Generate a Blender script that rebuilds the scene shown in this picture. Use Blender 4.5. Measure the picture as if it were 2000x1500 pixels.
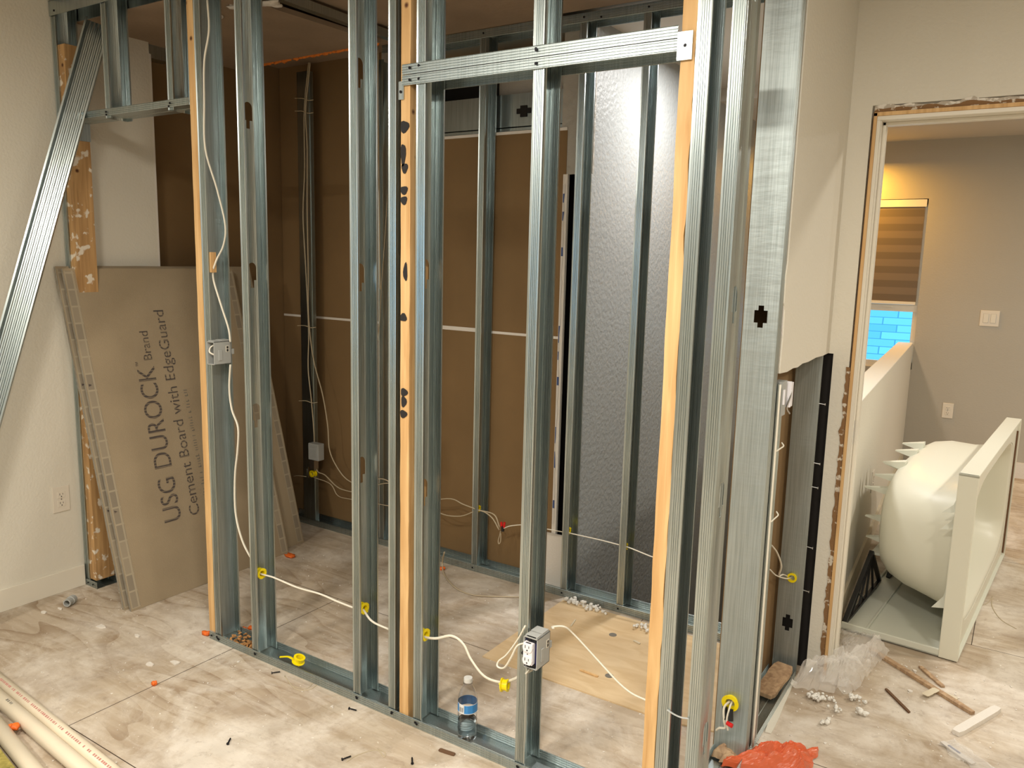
import bpy, bmesh, math, random
from mathutils import Vector, Matrix, noise
random.seed(7)
D = bpy.data
C = bpy.context.scene.collection
for o in list(D.objects): D.objects.remove(o)
scene = bpy.context.scene

# ------------------------------------------------------------------ camera
F_PX, YAW, PITCH, ROLL, CAM_H = 1555.0, 0.573444, 0.156771, 0.0244596, 1.55
cy, sy, cp, sp = math.cos(YAW), math.sin(YAW), math.cos(PITCH), math.sin(PITCH)
fwd = Vector((-sy*cp, cy*cp, -sp)); rt = Vector((cy, sy, 0)); up = rt.cross(fwd)
r2 = math.cos(ROLL)*rt + math.sin(ROLL)*up
u2 = -math.sin(ROLL)*rt + math.cos(ROLL)*up
cam_pos = Vector((0, 0, CAM_H))
cd = D.cameras.new('camera'); cam = D.objects.new('camera', cd); C.objects.link(cam)
m = Matrix((r2, u2, -fwd)).transposed().to_4x4(); m.translation = cam_pos
cam.matrix_world = m
cd.sensor_fit = 'HORIZONTAL'; cd.sensor_width = 36; cd.lens = F_PX*36/2000
cd.clip_start = .02; cd.clip_end = 200
scene.camera = cam
def at(px, py, X=None, Y=None, Z=None):
    """world point of a photo pixel on a plane of the place"""
    d = r2*((px-1000)/F_PX) - u2*((py-750)/F_PX) + fwd
    t = X/d.x if X is not None else Y/d.y if Y is not None else (Z-CAM_H)/d.z
    return cam_pos + d*t

# ------------------------------------------------------------------ world and lights
w = D.worlds.new('dusk'); scene.world = w; w.use_nodes = True
bg = w.node_tree.nodes['Background']
bg.inputs[0].default_value = (.15, .50, .82, 1); bg.inputs[1].default_value = 2.0
def lamp(name, loc, power, size, col=(1, .93, .80), aim=None):
    l = D.lights.new(name, 'AREA'); l.shape = 'DISK'; l.size = size; l.energy = power; l.color = col
    o = D.objects.new(name, l); C.objects.link(o); o.location = loc
    if aim: o.rotation_euler = (Vector(aim)-Vector(loc)).to_track_quat('-Z', 'Y').to_euler()
    return o
lamp('room_downlight', (-1.6, .2, 2.50), 25, .3)
lamp('room_downlight', (-.45, .55, 2.50), 27, .3)
lamp('room_downlight', (1.0, 1.3, 2.50), 19, .3)
lamp('room_downlight', (-2.7, -.7, 2.50), 26, .2)
lamp('room_downlight', (.3, -1.2, 2.50), 24, .2)
lamp('landing_downlight', (1.15, 3.9, 2.48), 20, .2)
lamp('bedroom_lamp', (-1.32, 6.72, 2.36), 15, .25, (1, .50, .06))
lamp('bedroom_downlight', (1.3, 5.6, 2.48), 15, .2, (1, .93, .82))
lamp('stair_downlight', (-1.25, 3.85, 2.56), 20, .14, (1, .97, .93))
vs = scene.view_settings
vs.view_transform = 'Standard'; vs.look = 'None'; vs.gamma = 1; vs.use_curve_mapping = False
vs.exposure = 0.52

# ------------------------------------------------------------------ materials
def lin(c):
    return tuple(((v/255)/12.92 if v/255 <= .04045 else ((v/255+.055)/1.055)**2.4) for v in c)
def mat(name, col, rough=.6, metal=0.0, bump=None, var=None, trans=0, ior=1.45, alpha=1, spec=None):
    """bump=(scale,strength,distance[,detail])  var=(scale,amount)"""
    m = D.materials.new(name); m.use_nodes = True; nt = m.node_tree; N = nt.nodes; L = nt.links
    b = N['Principled BSDF']
    b.inputs['Base Color'].default_value = (*col, 1); b.inputs['Roughness'].default_value = rough
    b.inputs['Metallic'].default_value = metal; b.inputs['Transmission Weight'].default_value = trans
    b.inputs['IOR'].default_value = ior; b.inputs['Alpha'].default_value = alpha
    if spec is not None: b.inputs['Specular IOR Level'].default_value = spec
    tc = N.new('ShaderNodeTexCoord')
    if var:
        n = N.new('ShaderNodeTexNoise'); n.inputs['Scale'].default_value = var[0]; n.inputs['Detail'].default_value = 6
        L.new(tc.outputs['Object'], n.inputs['Vector'])
        r = N.new('ShaderNodeValToRGB'); r.color_ramp.elements[0].position = .3; r.color_ramp.elements[1].position = .7
        a = var[1]
        r.color_ramp.elements[0].color = (*[c*(1-a) for c in col], 1); r.color_ramp.elements[1].color = (*[min(1, c*(1+a)) for c in col], 1)
        L.new(n.outputs['Fac'], r.inputs[0]); L.new(r.outputs[0], b.inputs['Base Color'])
    if bump:
        n = N.new('ShaderNodeTexNoise'); n.inputs['Scale'].default_value = bump[0]
        n.inputs['Detail'].default_value = bump[3] if len(bump) > 3 else 4
        L.new(tc.outputs['Object'], n.inputs['Vector'])
        bp = N.new('ShaderNodeBump'); bp.inputs['Strength'].default_value = bump[1]; bp.inputs['Distance'].default_value = bump[2]
        L.new(n.outputs['Fac'], bp.inputs['Height']); L.new(bp.outputs[0], b.inputs['Normal'])
    return m
M = {}
M['wall'] = mat('white orange-peel paint', lin((222, 217, 204)), .6, bump=(90, .35, .004))
M['wallgrey'] = mat('greige paint', lin((180, 174, 162)), .65, bump=(80, .25, .004))
M['wallstair'] = mat('grey textured paint', lin((150, 153, 153)), .5, bump=(45, .6, .008, 3))
M['texpanel'] = mat('grey painted knockdown drywall', lin((170, 165, 156)), .55, bump=(30, .7, .01, 2))
M['ceil'] = mat('ceiling paint', lin((205, 198, 188)), .8, bump=(60, .3, .004))
M['ceilold'] = mat('old closet ceiling', lin((152, 132, 112)), .85, bump=(40, .4, .006), var=(3, .15))
M['paper'] = mat('brown drywall paper', lin((126, 100, 66)), .8, bump=(200, .15, .001), var=(2.5, .1))
M['gyp'] = mat('white gypsum core', lin((226, 220, 212)), .85, bump=(120, .6, .003))
M['trim'] = mat('white semi gloss trim', lin((228, 222, 208)), .35)
M['rawtrim'] = mat('cream trim board', lin((214, 203, 180)), .5, var=(12, .06))
M['dark'] = mat('painted cavity shade', (.012, .01, .009), .9)  # near-black colour stands in for the shade in gaps and cavities
M['inkblack'] = mat('sprayed black paint', (.018, .016, .018), .7)
M['foam'] = mat('orange spray foam', lin((226, 128, 48)), .8, bump=(60, .8, .01))
M['orange'] = mat('orange rubbery scrap', lin((240, 112, 40)), .5, var=(60, .25))
M['yellow'] = mat('yellow plastic', lin((245, 222, 10)), .35)
M['cable'] = mat('white cable sheath', lin((236, 230, 215)), .4)
M['black'] = mat('black plastic', (.012, .012, .013), .4)
M['redp'] = mat('red plastic', lin((215, 30, 30)), .4)
M['screw'] = mat('black phosphate screw', (.02, .02, .025), .45, .6)
M['screwz'] = mat('zinc screw', (.6, .6, .6), .3, 1)
M['pvc'] = mat('white pipe plastic', lin((226, 214, 192)), .35, var=(5, .05))
M['pink'] = mat('red pipe print', lin((190, 130, 122)), .6)
M['blk2'] = mat('faded black print', lin((120, 116, 108)), .7)
M['box'] = mat('grey electrical plastic', lin((168, 170, 168)), .45)
M['boxin'] = mat('dark blue plastic', lin((22, 20, 90)), .4)
M['outlet'] = mat('white outlet plastic', lin((240, 238, 245)), .3)
M['plate'] = mat('off-white wall plate', lin((226, 218, 204)), .35)
M['slot'] = mat('slot shade and barcode ink', (.03, .03, .03), .6)  # near-black: painted shade of slots and open box, plus barcode ink
M['cement'] = mat('cement board', lin((163, 147, 122)), .9, bump=(260, .5, .0015), var=(4, .07))
M['cementedge'] = mat('cement board edge', lin((140, 134, 122)), .9, bump=(120, .8, .004), var=(40, .15))
M['tub'] = mat('glossy off-white tub shell', lin((226, 225, 210)), .38)
M['tubraw'] = mat('matte greenish white tub underside', lin((216, 218, 206)), .5, bump=(30, .1, .003))
M['rust'] = mat('torn brown edge', lin((110, 82, 60)), .9)
def patchy(name, c1, c2, scale, p0):
    m = mat(name, c1, .9, bump=(80, .8, .004)); nt = m.node_tree; N = nt.nodes; L = nt.links
    tc = N.new('ShaderNodeTexCoord'); n = N.new('ShaderNodeTexNoise'); n.inputs['Scale'].default_value = scale; n.inputs['Detail'].default_value = 6
    L.new(tc.outputs['Object'], n.inputs['Vector']); r = N.new('ShaderNodeValToRGB')
    r.color_ramp.elements[0].position = p0; r.color_ramp.elements[1].position = p0+.06
    r.color_ramp.elements[0].color = (*c1, 1); r.color_ramp.elements[1].color = (*c2, 1)
    L.new(n.outputs['Fac'], r.inputs[0]); L.new(r.outputs[0], N['Principled BSDF'].inputs['Base Color']); return m
M['chipped'] = patchy('brown torn paper with gypsum', lin((138, 104, 70)), lin((214, 204, 188)), 45, .56)
M['chipwhite'] = patchy('flaked paint edge', lin((190, 180, 166)), lin((232, 226, 216)), 40, .48)
M['fluff'] = mat('white insulation fluff', lin((240, 238, 232)), .95, bump=(80, 1, .01))
M['chipm'] = mat('wood chips', lin((178, 130, 80)), .85, var=(60, .5), bump=(60, 1, .01))
M['cap'] = mat('white cap', lin((225, 225, 222)), .35, alpha=.85)
M['labelb'] = mat('blue label', lin((60, 140, 210)), .4)
M['labelw'] = mat('white label', lin((230, 232, 235)), .5)
M['shingle'] = mat('shingle', lin((120, 150, 170)), .9)
M['shadeA'] = mat('brown shade fabric', lin((106, 94, 82)), .8)
M['shadeB'] = mat('sheer shade band', lin((122, 108, 95)), .8)
M['tape'] = mat('label tape', lin((215, 210, 205)), .5)
M['tapeblue'] = mat('blue tape print', lin((60, 80, 130)), .5)
M['orfilm'] = mat('orange film', lin((228, 104, 60)), .3, alpha=.75)
M['film'] = mat('clear plastic film', (.95, .93, .9), .08, alpha=.34, spec=.8)
M['slate'] = mat('cable sheath worn', lin((190, 176, 150)), .5)

def metal(name, kind):
    m = D.materials.new(name); m.use_nodes = True; nt = m.node_tree; N = nt.nodes; L = nt.links
    b = N['Principled BSDF']; b.inputs['Metallic'].default_value = 1
    tc = N.new('ShaderNodeTexCoord')
    mp = N.new('ShaderNodeMapping'); mp.inputs['Scale'].default_value = (1, 1, .02)
    L.new(tc.outputs['Object'], mp.inputs['Vector'])
    n = N.new('ShaderNodeTexNoise'); n.inputs['Scale'].default_value = 260; n.inputs['Detail'].default_value = 3
    L.new(mp.outputs[0], n.inputs['Vector'])
    r = N.new('ShaderNodeValToRGB'); r.color_ramp.elements[0].color = (.40, .455, .46, 1); r.color_ramp.elements[1].color = (.53, .59, .595, 1)
    r.color_ramp.elements[0].position = .35; r.color_ramp.elements[1].position = .65
    L.new(n.outputs['Fac'], r.inputs[0]); L.new(r.outputs[0], b.inputs['Base Color'])
    b.inputs['Roughness'].default_value = .46 if kind == 'wrinkle' else .30
    b.inputs['Metallic'].default_value = .82 if kind == 'wrinkle' else 1
    bp = N.new('ShaderNodeBump')
    if kind == 'web':       # embossed fish-scale row along the middle of the web
        uv = N.new('ShaderNodeUVMap')
        sx = N.new('ShaderNodeSeparateXYZ'); L.new(uv.outputs[0], sx.inputs[0])
        def ma(op, a, bb=None):
            q = N.new('ShaderNodeMath'); q.operation = op
            for i, v in enumerate((a, bb)):
                if v is None: continue
                if isinstance(v, (int, float)): q.inputs[i].default_value = v
                else: L.new(v, q.inputs[i])
            return q.outputs[0]
        dy = ma('SUBTRACT', sx.outputs[0], .046)
        z = ma('ADD', sx.outputs[1], ma('MULTIPLY', ma('MULTIPLY', dy, dy), 38))
        f = ma('FRACT', ma('DIVIDE', z, .022))
        mask = ma('LESS_THAN', ma('ABSOLUTE', dy), .024)
        h = ma('MULTIPLY', f, mask)
        hh = ma('ADD', h, ma('MULTIPLY', n.outputs['Fac'], .3))
        L.new(hh, bp.inputs['Height']); bp.inputs['Strength'].default_value = 1; bp.inputs['Distance'].default_value = .006
    elif kind == 'wrinkle':
        mp2 = N.new('ShaderNodeMapping'); mp2.inputs['Scale'].default_value = (1, 1, 4)
        L.new(tc.outputs['Object'], mp2.inputs['Vector'])
        n2 = N.new('ShaderNodeTexNoise'); n2.inputs['Scale'].default_value = 7; n2.inputs['Detail'].default_value = 4
        L.new(mp2.outputs[0], n2.inputs['Vector'])
        L.new(n2.outputs['Fac'], bp.inputs['Height']); bp.inputs['Strength'].default_value = .22; bp.inputs['Distance'].default_value = .008
    else:
        L.new(n.outputs['Fac'], bp.inputs['Height']); bp.inputs['Strength'].default_value = .05; bp.inputs['Distance'].default_value = .001
    L.new(bp.outputs[0], b.inputs['Normal'])
    return m
M['metal'] = metal('galvanised steel', 'plain')
M['track'] = metal('galvanised track steel', 'plain'); M['track'].node_tree.nodes['Principled BSDF'].inputs['Roughness'].default_value = .38
M['web'] = metal('galvanised steel embossed web', 'web')
M['wrinkle'] = metal('galvanised steel wrinkled sheet', 'wrinkle')

def wood(name, c1, c2, spots=True):
    m = D.materials.new(name); m.use_nodes = True; nt = m.node_tree; N = nt.nodes; L = nt.links
    b = N['Principled BSDF']; b.inputs['Roughness'].default_value = .65
    tc = N.new('ShaderNodeTexCoord'); mp = N.new('ShaderNodeMapping'); mp.inputs['Scale'].default_value = (22, 22, 1.3)
    L.new(tc.outputs['Object'], mp.inputs['Vector'])
    n = N.new('ShaderNodeTexNoise'); n.inputs['Scale'].default_value = 2.2; n.inputs['Detail'].default_value = 6; n.inputs['Distortion'].default_value = .8
    L.new(mp.outputs[0], n.inputs['Vector'])
    r = N.new('ShaderNodeValToRGB'); r.color_ramp.elements[0].position = .3; r.color_ramp.elements[1].position = .68
    r.color_ramp.elements[0].color = (*c1, 1); r.color_ramp.elements[1].color = (*c2, 1)
    L.new(n.outputs['Fac'], r.inputs[0])
    v = N.new('ShaderNodeTexVoronoi'); v.inputs['Scale'].default_value = 7
    L.new(tc.outputs['Object'], v.inputs['Vector'])
    k = N.new('ShaderNodeValToRGB'); k.color_ramp.elements[0].position = .03; k.color_ramp.elements[1].position = .075
    k.color_ramp.elements[0].color = (.16, .07, .03, 1); k.color_ramp.elements[1].color = (1, 1, 1, 1)
    L.new(v.outputs['Distance'], k.inputs[0])
    mx = N.new('ShaderNodeMix'); mx.data_type = 'RGBA'; mx.blend_type = 'MULTIPLY'; mx.inputs[0].default_value = 1 if spots else 0
    L.new(r.outputs[0], mx.inputs[6]); L.new(k.outputs[0], mx.inputs[7])
    L.new(mx.outputs[2], b.inputs['Base Color'])
    bp = N.new('ShaderNodeBump'); bp.inputs['Strength'].default_value = .25; bp.inputs['Distance'].default_value = .004
    L.new(n.outputs['Fac'], bp.inputs['Height']); L.new(bp.outputs[0], b.inputs['Normal'])
    return m
M['wood'] = wood('pine', lin((198, 154, 100)), lin((228, 190, 136)))
M['woodold'] = wood('scraped old pine', lin((160, 122, 78)), lin((200, 160, 108)))
M['woodsc'] = wood('weathered strip', lin((150, 120, 92)), lin((196, 166, 132)), False)
M['treated'] = wood('greenish treated lumber', lin((120, 112, 50)), lin((176, 160, 84)), False)
# paint scrapes on the old jamb stud
def scrapes(m):
    nt = m.node_tree; N = nt.nodes; L = nt.links; b = N['Principled BSDF']
    src = b.inputs['Base Color'].links[0].from_socket
    tc = N.new('ShaderNodeTexCoord'); n = N.new('ShaderNodeTexNoise'); n.inputs['Scale'].default_value = 24; n.inputs['Detail'].default_value = 5
    L.new(tc.outputs['Object'], n.inputs['Vector'])
    r = N.new('ShaderNodeValToRGB'); r.color_ramp.elements[0].position = .57; r.color_ramp.elements[1].position = .62
    r.color_ramp.elements[0].color = (0, 0, 0, 1); r.color_ramp.elements[1].color = (1, 1, 1, 1)
    L.new(n.outputs['Fac'], r.inputs[0])
    mx = N.new('ShaderNodeMix'); mx.data_type = 'RGBA'; L.new(r.outputs[0], mx.inputs[0]); L.new(src, mx.inputs[6])
    mx.inputs[7].default_value = (*lin((226, 216, 200)), 1); L.new(mx.outputs[2], b.inputs['Base Color'])
scrapes(M['woodold'])

def floor_mat():
    m = D.materials.new('dusty plywood subfloor'); m.use_nodes = True; nt = m.node_tree; N = nt.nodes; L = nt.links
    b = N['Principled BSDF']; b.inputs['Roughness'].default_value = .75
    g = N.new('ShaderNodeNewGeometry'); P = g.outputs['Position']
    def noise_(scale, detail=5, dist=0, sc=(1, 1, 1), rough=.5):
        mp = N.new('ShaderNodeMapping'); mp.inputs['Scale'].default_value = sc; L.new(P, mp.inputs['Vector'])
        n = N.new('ShaderNodeTexNoise'); n.inputs['Scale'].default_value = scale; n.inputs['Detail'].default_value = detail
        n.inputs['Distortion'].default_value = dist; n.inputs['Roughness'].default_value = rough
        L.new(mp.outputs[0], n.inputs['Vector']); return n.outputs['Fac']
    def ramp(f, p0, c0, p1, c1):
        r = N.new('ShaderNodeValToRGB'); r.color_ramp.elements[0].position = p0; r.color_ramp.elements[1].position = p1
        r.color_ramp.elements[0].color = (*c0, 1) if len(c0) == 3 else c0; r.color_ramp.elements[1].color = (*c1, 1)
        L.new(f, r.inputs[0]); return r.outputs[0]
    def mix(f, a, bb, mode='MIX'):
        x = N.new('ShaderNodeMix'); x.data_type = 'RGBA'; x.blend_type = mode
        if isinstance(f, float): x.inputs[0].default_value = f
        else: L.new(f, x.inputs[0])
        for i, v in ((6, a), (7, bb)):
            if isinstance(v, tuple): x.inputs[i].default_value = (*v, 1)
            else: L.new(v, x.inputs[i])
        return x.outputs[2]
    base = ramp(noise_(1.6, 6), .3, lin((180, 164, 144)), .7, lin((202, 188, 168)))
    # rotary cut cathedral grain: contour lines of a stretched noise
    gr = noise_(1.0, 2, .2, (.55, 2.6, 1))
    sq = N.new('ShaderNodeMath'); sq.operation = 'MULTIPLY'; L.new(gr, sq.inputs[0]); sq.inputs[1].default_value = 16
    fr = N.new('ShaderNodeMath'); fr.operation = 'FRACT'; L.new(sq.outputs[0], fr.inputs[0])
    lines = ramp(fr.outputs[0], 0, (.66, .58, .5), .35, (1, 1, 1))
    fade = ramp(noise_(.9, 2), .42, (0, 0, 0), .62, (1, 1, 1))
    fine = ramp(noise_(14, 4, 0, (.12, 1.6, 1)), .42, (.84, .8, .76), .56, (1, 1, 1))
    c = mix(fade, base, mix(1.0, base, lines, 'MULTIPLY'))
    c = mix(.8, c, mix(1.0, c, fine, 'MULTIPLY'))
    # trodden gypsum dust and crumbs
    dust = ramp(noise_(2.3, 9, .5, (1, 1, 1), .68), .45, (0, 0, 0), .62, (.75, .75, .75))
    c = mix(dust, c, lin((228, 221, 211)))
    dirt = ramp(noise_(3.1, 8, .4, (1, 1.3, 1), .7), .50, (0, 0, 0), .70, (.6, .6, .6))
    c = mix(dirt, c, lin((158, 141, 124)))
    smear = ramp(noise_(9, 10, 1.2, (.5, 1.6, 1), .72), .50, (0, 0, 0), .66, (.32, .32, .32))
    c = mix(smear, c, lin((232, 224, 212)))
    grit = ramp(noise_(26, 8, .3, (1, 1, 1), .75), .54, (0, 0, 0), .70, (.4, .4, .4))
    c = mix(grit, c, lin((140, 122, 104)))
    spk = ramp(noise_(48, 3, 0, (1, 1, 1), .6), .69, (0, 0, 0), .72, (.85, .85, .85))
    c = mix(spk, c, lin((240, 236, 228)))
    # sheet joints
    mp = N.new('ShaderNodeMapping'); mp.inputs['Location'].default_value = (1.28, 1.2, 0); L.new(P, mp.inputs['Vector'])
    bk = N.new('ShaderNodeTexBrick'); bk.inputs['Scale'].default_value = 1; bk.inputs['Brick Width'].default_value = 2.44
    bk.inputs['Row Height'].default_value = 1.22; bk.inputs['Mortar Size'].default_value = .0018; bk.inputs['Mortar Smooth'].default_value = .2
    L.new(mp.outputs[0], bk.inputs['Vector'])
    c = mix(bk.outputs['Fac'], c, (.05, .03, .02))
    L.new(c, b.inputs['Base Color'])
    bp = N.new('ShaderNodeBump'); bp.inputs['Strength'].default_value = .35; bp.inputs['Distance'].default_value = .004
    L.new(noise_(30, 6), bp.inputs['Height']); L.new(bp.outputs[0], b.inputs['Normal'])
    return m
M['floor'] = floor_mat()
M['ply'] = wood('clean plywood', lin((206, 178, 136)), lin((224, 200, 162)), False)
_n = M['ply'].node_tree.nodes['Mapping']; _n.inputs['Scale'].default_value = (2.5, 9, 1)

def shingle_mat():
    m = D.materials.new('asphalt shingles'); m.use_nodes = True; nt = m.node_tree; N = nt.nodes; L = nt.links
    b = N['Principled BSDF']; b.inputs['Roughness'].default_value = .9
    tc = N.new('ShaderNodeTexCoord'); bk = N.new('ShaderNodeTexBrick')
    bk.inputs['Scale'].default_value = 1; bk.inputs['Brick Width'].default_value = .34; bk.inputs['Row Height'].default_value = .15
    bk.inputs['Mortar Size'].default_value = .008; bk.inputs['Color1'].default_value = (*lin((150, 190, 200)), 1)
    bk.inputs['Color2'].default_value = (*lin((190, 222, 226)), 1); bk.inputs['Mortar'].default_value = (*lin((122, 160, 172)), 1)
    L.new(tc.outputs['Object'], bk.inputs['Vector']); L.new(bk.outputs[0], b.inputs['Base Color'])
    return m
M['shingle'] = shingle_mat()
def tape_mat():      # fibreglass edge tape pattern printed along the board edge
    m = D.materials.new('edge guard mesh tape'); m.use_nodes = True; nt = m.node_tree; N = nt.nodes; L = nt.links
    b = N['Principled BSDF']; b.inputs['Roughness'].default_value = .9
    tc = N.new('ShaderNodeTexCoord'); bk = N.new('ShaderNodeTexBrick')
    mp = N.new('ShaderNodeMapping'); mp.inputs['Rotation'].default_value = (0, 0, math.pi/2); L.new(tc.outputs['UV'], mp.inputs['Vector'])
    bk.offset = 0; bk.inputs['Scale'].default_value = 1; bk.inputs['Brick Width'].default_value = .075; bk.inputs['Row Height'].default_value = .034
    bk.inputs['Mortar Size'].default_value = .004
    bk.inputs['Color1'].default_value = (*lin((140, 130, 114)), 1); bk.inputs['Color2'].default_value = (*lin((160, 148, 128)), 1)
    bk.inputs['Mortar'].default_value = (*lin((172, 160, 138)), 1)
    L.new(mp.outputs[0], bk.inputs['Vector']); L.new(bk.outputs[0], b.inputs['Base Color'])
    return m
M['edgetape'] = tape_mat()
def ink_mat():
    m = D.materials.new('broken stamped ink'); m.use_nodes = True; nt = m.node_tree; N = nt.nodes; L = nt.links
    b = N['Principled BSDF']; b.inputs['Roughness'].default_value = .9
    tc = N.new('ShaderNodeTexCoord'); wv = N.new('ShaderNodeTexWave'); wv.bands_direction = 'Z'
    wv.inputs['Scale'].default_value = 24; wv.inputs['Distortion'].default_value = 1.2
    L.new(tc.outputs['Object'], wv.inputs['Vector'])
    r = N.new('ShaderNodeValToRGB'); r.color_ramp.elements[0].position = .1; r.color_ramp.elements[1].position = .4
    r.color_ramp.elements[0].color = (*lin((128, 115, 98)), 1); r.color_ramp.elements[1].color = (*lin((82, 74, 70)), 1)
    L.new(wv.outputs['Fac'], r.inputs[0]); L.new(r.outputs[0], b.inputs['Base Color'])
    return m
M['ink'] = ink_mat()
def bottle_mat():
    m = mat('clear bottle plastic', (.97, .98, 1), .04, trans=1, ior=1.28)
    return m
M['pet'] = bottle_mat()
M['water'] = mat('water', (.95, .98, 1), .0, trans=1, ior=1.33)
M['glass'] = mat('window glass', (1, 1, 1), .0, trans=1, ior=1.02)

# ------------------------------------------------------------------ mesh helpers
class MB:
    def __init__(s): s.v = []; s.f = []; s.mi = []; s.uv = {}
    def add(s, vs_, fs, mi=0):
        k = len(s.v); s.v += [tuple(v) for v in vs_]
        for f in fs: s.f.append(tuple(i+k for i in f)); s.mi.append(mi)
        return s
    def box(s, a, b, mi=0):
        x0, y0, z0 = a; x1, y1, z1 = b
        return s.add([(x0,y0,z0),(x1,y0,z0),(x1,y1,z0),(x0,y1,z0),(x0,y0,z1),(x1,y0,z1),(x1,y1,z1),(x0,y1,z1)],
                     [(0,3,2,1),(4,5,6,7),(0,1,5,4),(1,2,6,5),(2,3,7,6),(3,0,4,7)], mi)
    def bar(s, a, b, w_, h, mi=0, upv=(0,0,1)):
        a = Vector(a); b = Vector(b); d = (b-a).normalized(); u = Vector(upv)
        sd = d.cross(u).normalized()*w_/2; u = sd.cross(d).normalized()*h/2
        vs_ = [p+q for p in (a, b) for q in (-sd-u, sd-u, sd+u, -sd+u)]
        return s.add(vs_, [(0,1,2,3),(7,6,5,4),(0,4,5,1),(1,5,6,2),(2,6,7,3),(3,7,4,0)], mi)
    def prism(s, poly, z0, z1, mi=0, axis='z'):
        n = len(poly)
        def q(p, z): return (p[0], p[1], z) if axis == 'z' else (z, p[0], p[1]) if axis == 'x' else (p[0], z, p[1])
        return s.add([q(p, z0) for p in poly]+[q(p, z1) for p in poly],
                     [tuple(range(n))[::-1], tuple(range(n, 2*n))]+[(i, (i+1) % n, n+(i+1) % n, n+i) for i in range(n)], mi)
    def tube(s, pts, r, n=8, mi=0, smooth=True, rb=None):
        pts = [Vector(p) for p in pts]
        if smooth and len(pts) > 2:
            out = []
            P = [2*pts[0]-pts[1]]+pts+[2*pts[-1]-pts[-2]]
            for i in range(1, len(P)-2):
                for k in range(6):
                    t = k/6; a, b, c, d = P[i-1:i+3]
                    out.append(.5*((2*b)+(c-a)*t+(2*a-5*b+4*c-d)*t*t+(3*b-a-3*c+d)*t**3))
            out.append(pts[-1]); pts = out
        k0 = len(s.v); ref = Vector((0, 0, 1))
        for i, p in enumerate(pts):
            d = (pts[min(i+1, len(pts)-1)]-pts[max(i-1, 0)]).normalized()
            if abs(d.dot(ref)) > .95: rf = Vector((1, 0, 0))
            else: rf = ref
            a = d.cross(rf).normalized(); b = a.cross(d)
            if i and pa.dot(a) < 0: pass
            if i:
                a = (pa-d*pa.dot(d)).normalized(); b = a.cross(d)
            pa = a
            for j in range(n):
                th = 2*math.pi*j/n
                s.v.append(tuple(p+a*math.cos(th)*r+b*math.sin(th)*(rb or r)))
        for i in range(len(pts)-1):
            for j in range(n):
                s.f.append((k0+i*n+j, k0+i*n+(j+1) % n, k0+(i+1)*n+(j+1) % n, k0+(i+1)*n+j)); s.mi.append(mi)
        s.f.append(tuple(k0+j for j in range(n))[::-1]); s.mi.append(mi)
        e = k0+(len(pts)-1)*n; s.f.append(tuple(e+j for j in range(n))); s.mi.append(mi)
        return s
    def cyl(s, a, b, r, n=16, mi=0): return s.tube([a, b], r, n, mi, False)
    def lathe(s, prof, c, n=28, mi=0):
        k = len(s.v)
        for r, z in prof:
            for j in range(n):
                th = 2*math.pi*j/n; s.v.append((c[0]+r*math.cos(th), c[1]+r*math.sin(th), c[2]+z))
        for i in range(len(prof)-1):
            for j in range(n):
                s.f.append((k+i*n+j, k+i*n+(j+1) % n, k+(i+1)*n+(j+1) % n, k+(i+1)*n+j)); s.mi.append(mi)
        return s
    def xf(s, mtx, start=0):
        for i in range(start, len(s.v)): s.v[i] = tuple(mtx @ Vector(s.v[i]))
        return s
    def build(s, name, mats, parent=None, smooth=False, bevel=0, solid=0, loc=None):
        me = D.meshes.new(name); 
        off = Vector(loc) if loc else Vector((0, 0, 0))
        me.from_pydata([tuple(Vector(v)-off) for v in s.v], [], s.f)
        for m_ in (mats if isinstance(mats, (list, tuple)) else [mats]): me.materials.append(M[m_])
        for p, i in zip(me.polygons, s.mi): p.material_index = i; p.use_smooth = smooth
        bm = bmesh.new(); bm.from_mesh(me); bmesh.ops.recalc_face_normals(bm, faces=bm.faces); bm.to_mesh(me); bm.free()
        o = D.objects.new(name, me); C.objects.link(o); o.location = off
        if parent: o.parent = parent; o.matrix_parent_inverse = parent.matrix_world.inverted() if not parent.location.length else Matrix.Translation(-parent.location)
        if solid:
            md = o.modifiers.new('solid', 'SOLIDIFY'); md.thickness = solid; md.offset = 0
        if bevel:
            md = o.modifiers.new('bevel', 'BEVEL'); md.width = bevel; md.segments = 2; md.limit_method = 'ANGLE'; md.angle_limit = .7
        return o
def tag(o, label, cat, group=None, kind=None):
    o['label'] = label; o['category'] = cat
    if group: o['group'] = group
    if kind: o['kind'] = kind
    return o
def struct(o): o['kind'] = 'structure'; return o
def empty(name, loc=(0, 0, 0)):
    o = D.objects.new(name, None); C.objects.link(o); o.location = loc; o.empty_display_size = .05; return o
def sbox(name, a, b, m_, **k): return struct(MB().box(a, b).build(name, m_, **k))

# ------------------------------------------------------------------ the room shell
XL, XR, YB, YF, ZC = -3.565, 3.2, -3.4, 7.0, 2.52
FY = 1.89                       # face of the front stud wall
BY = 3.09                       # face of the back stud wall
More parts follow.
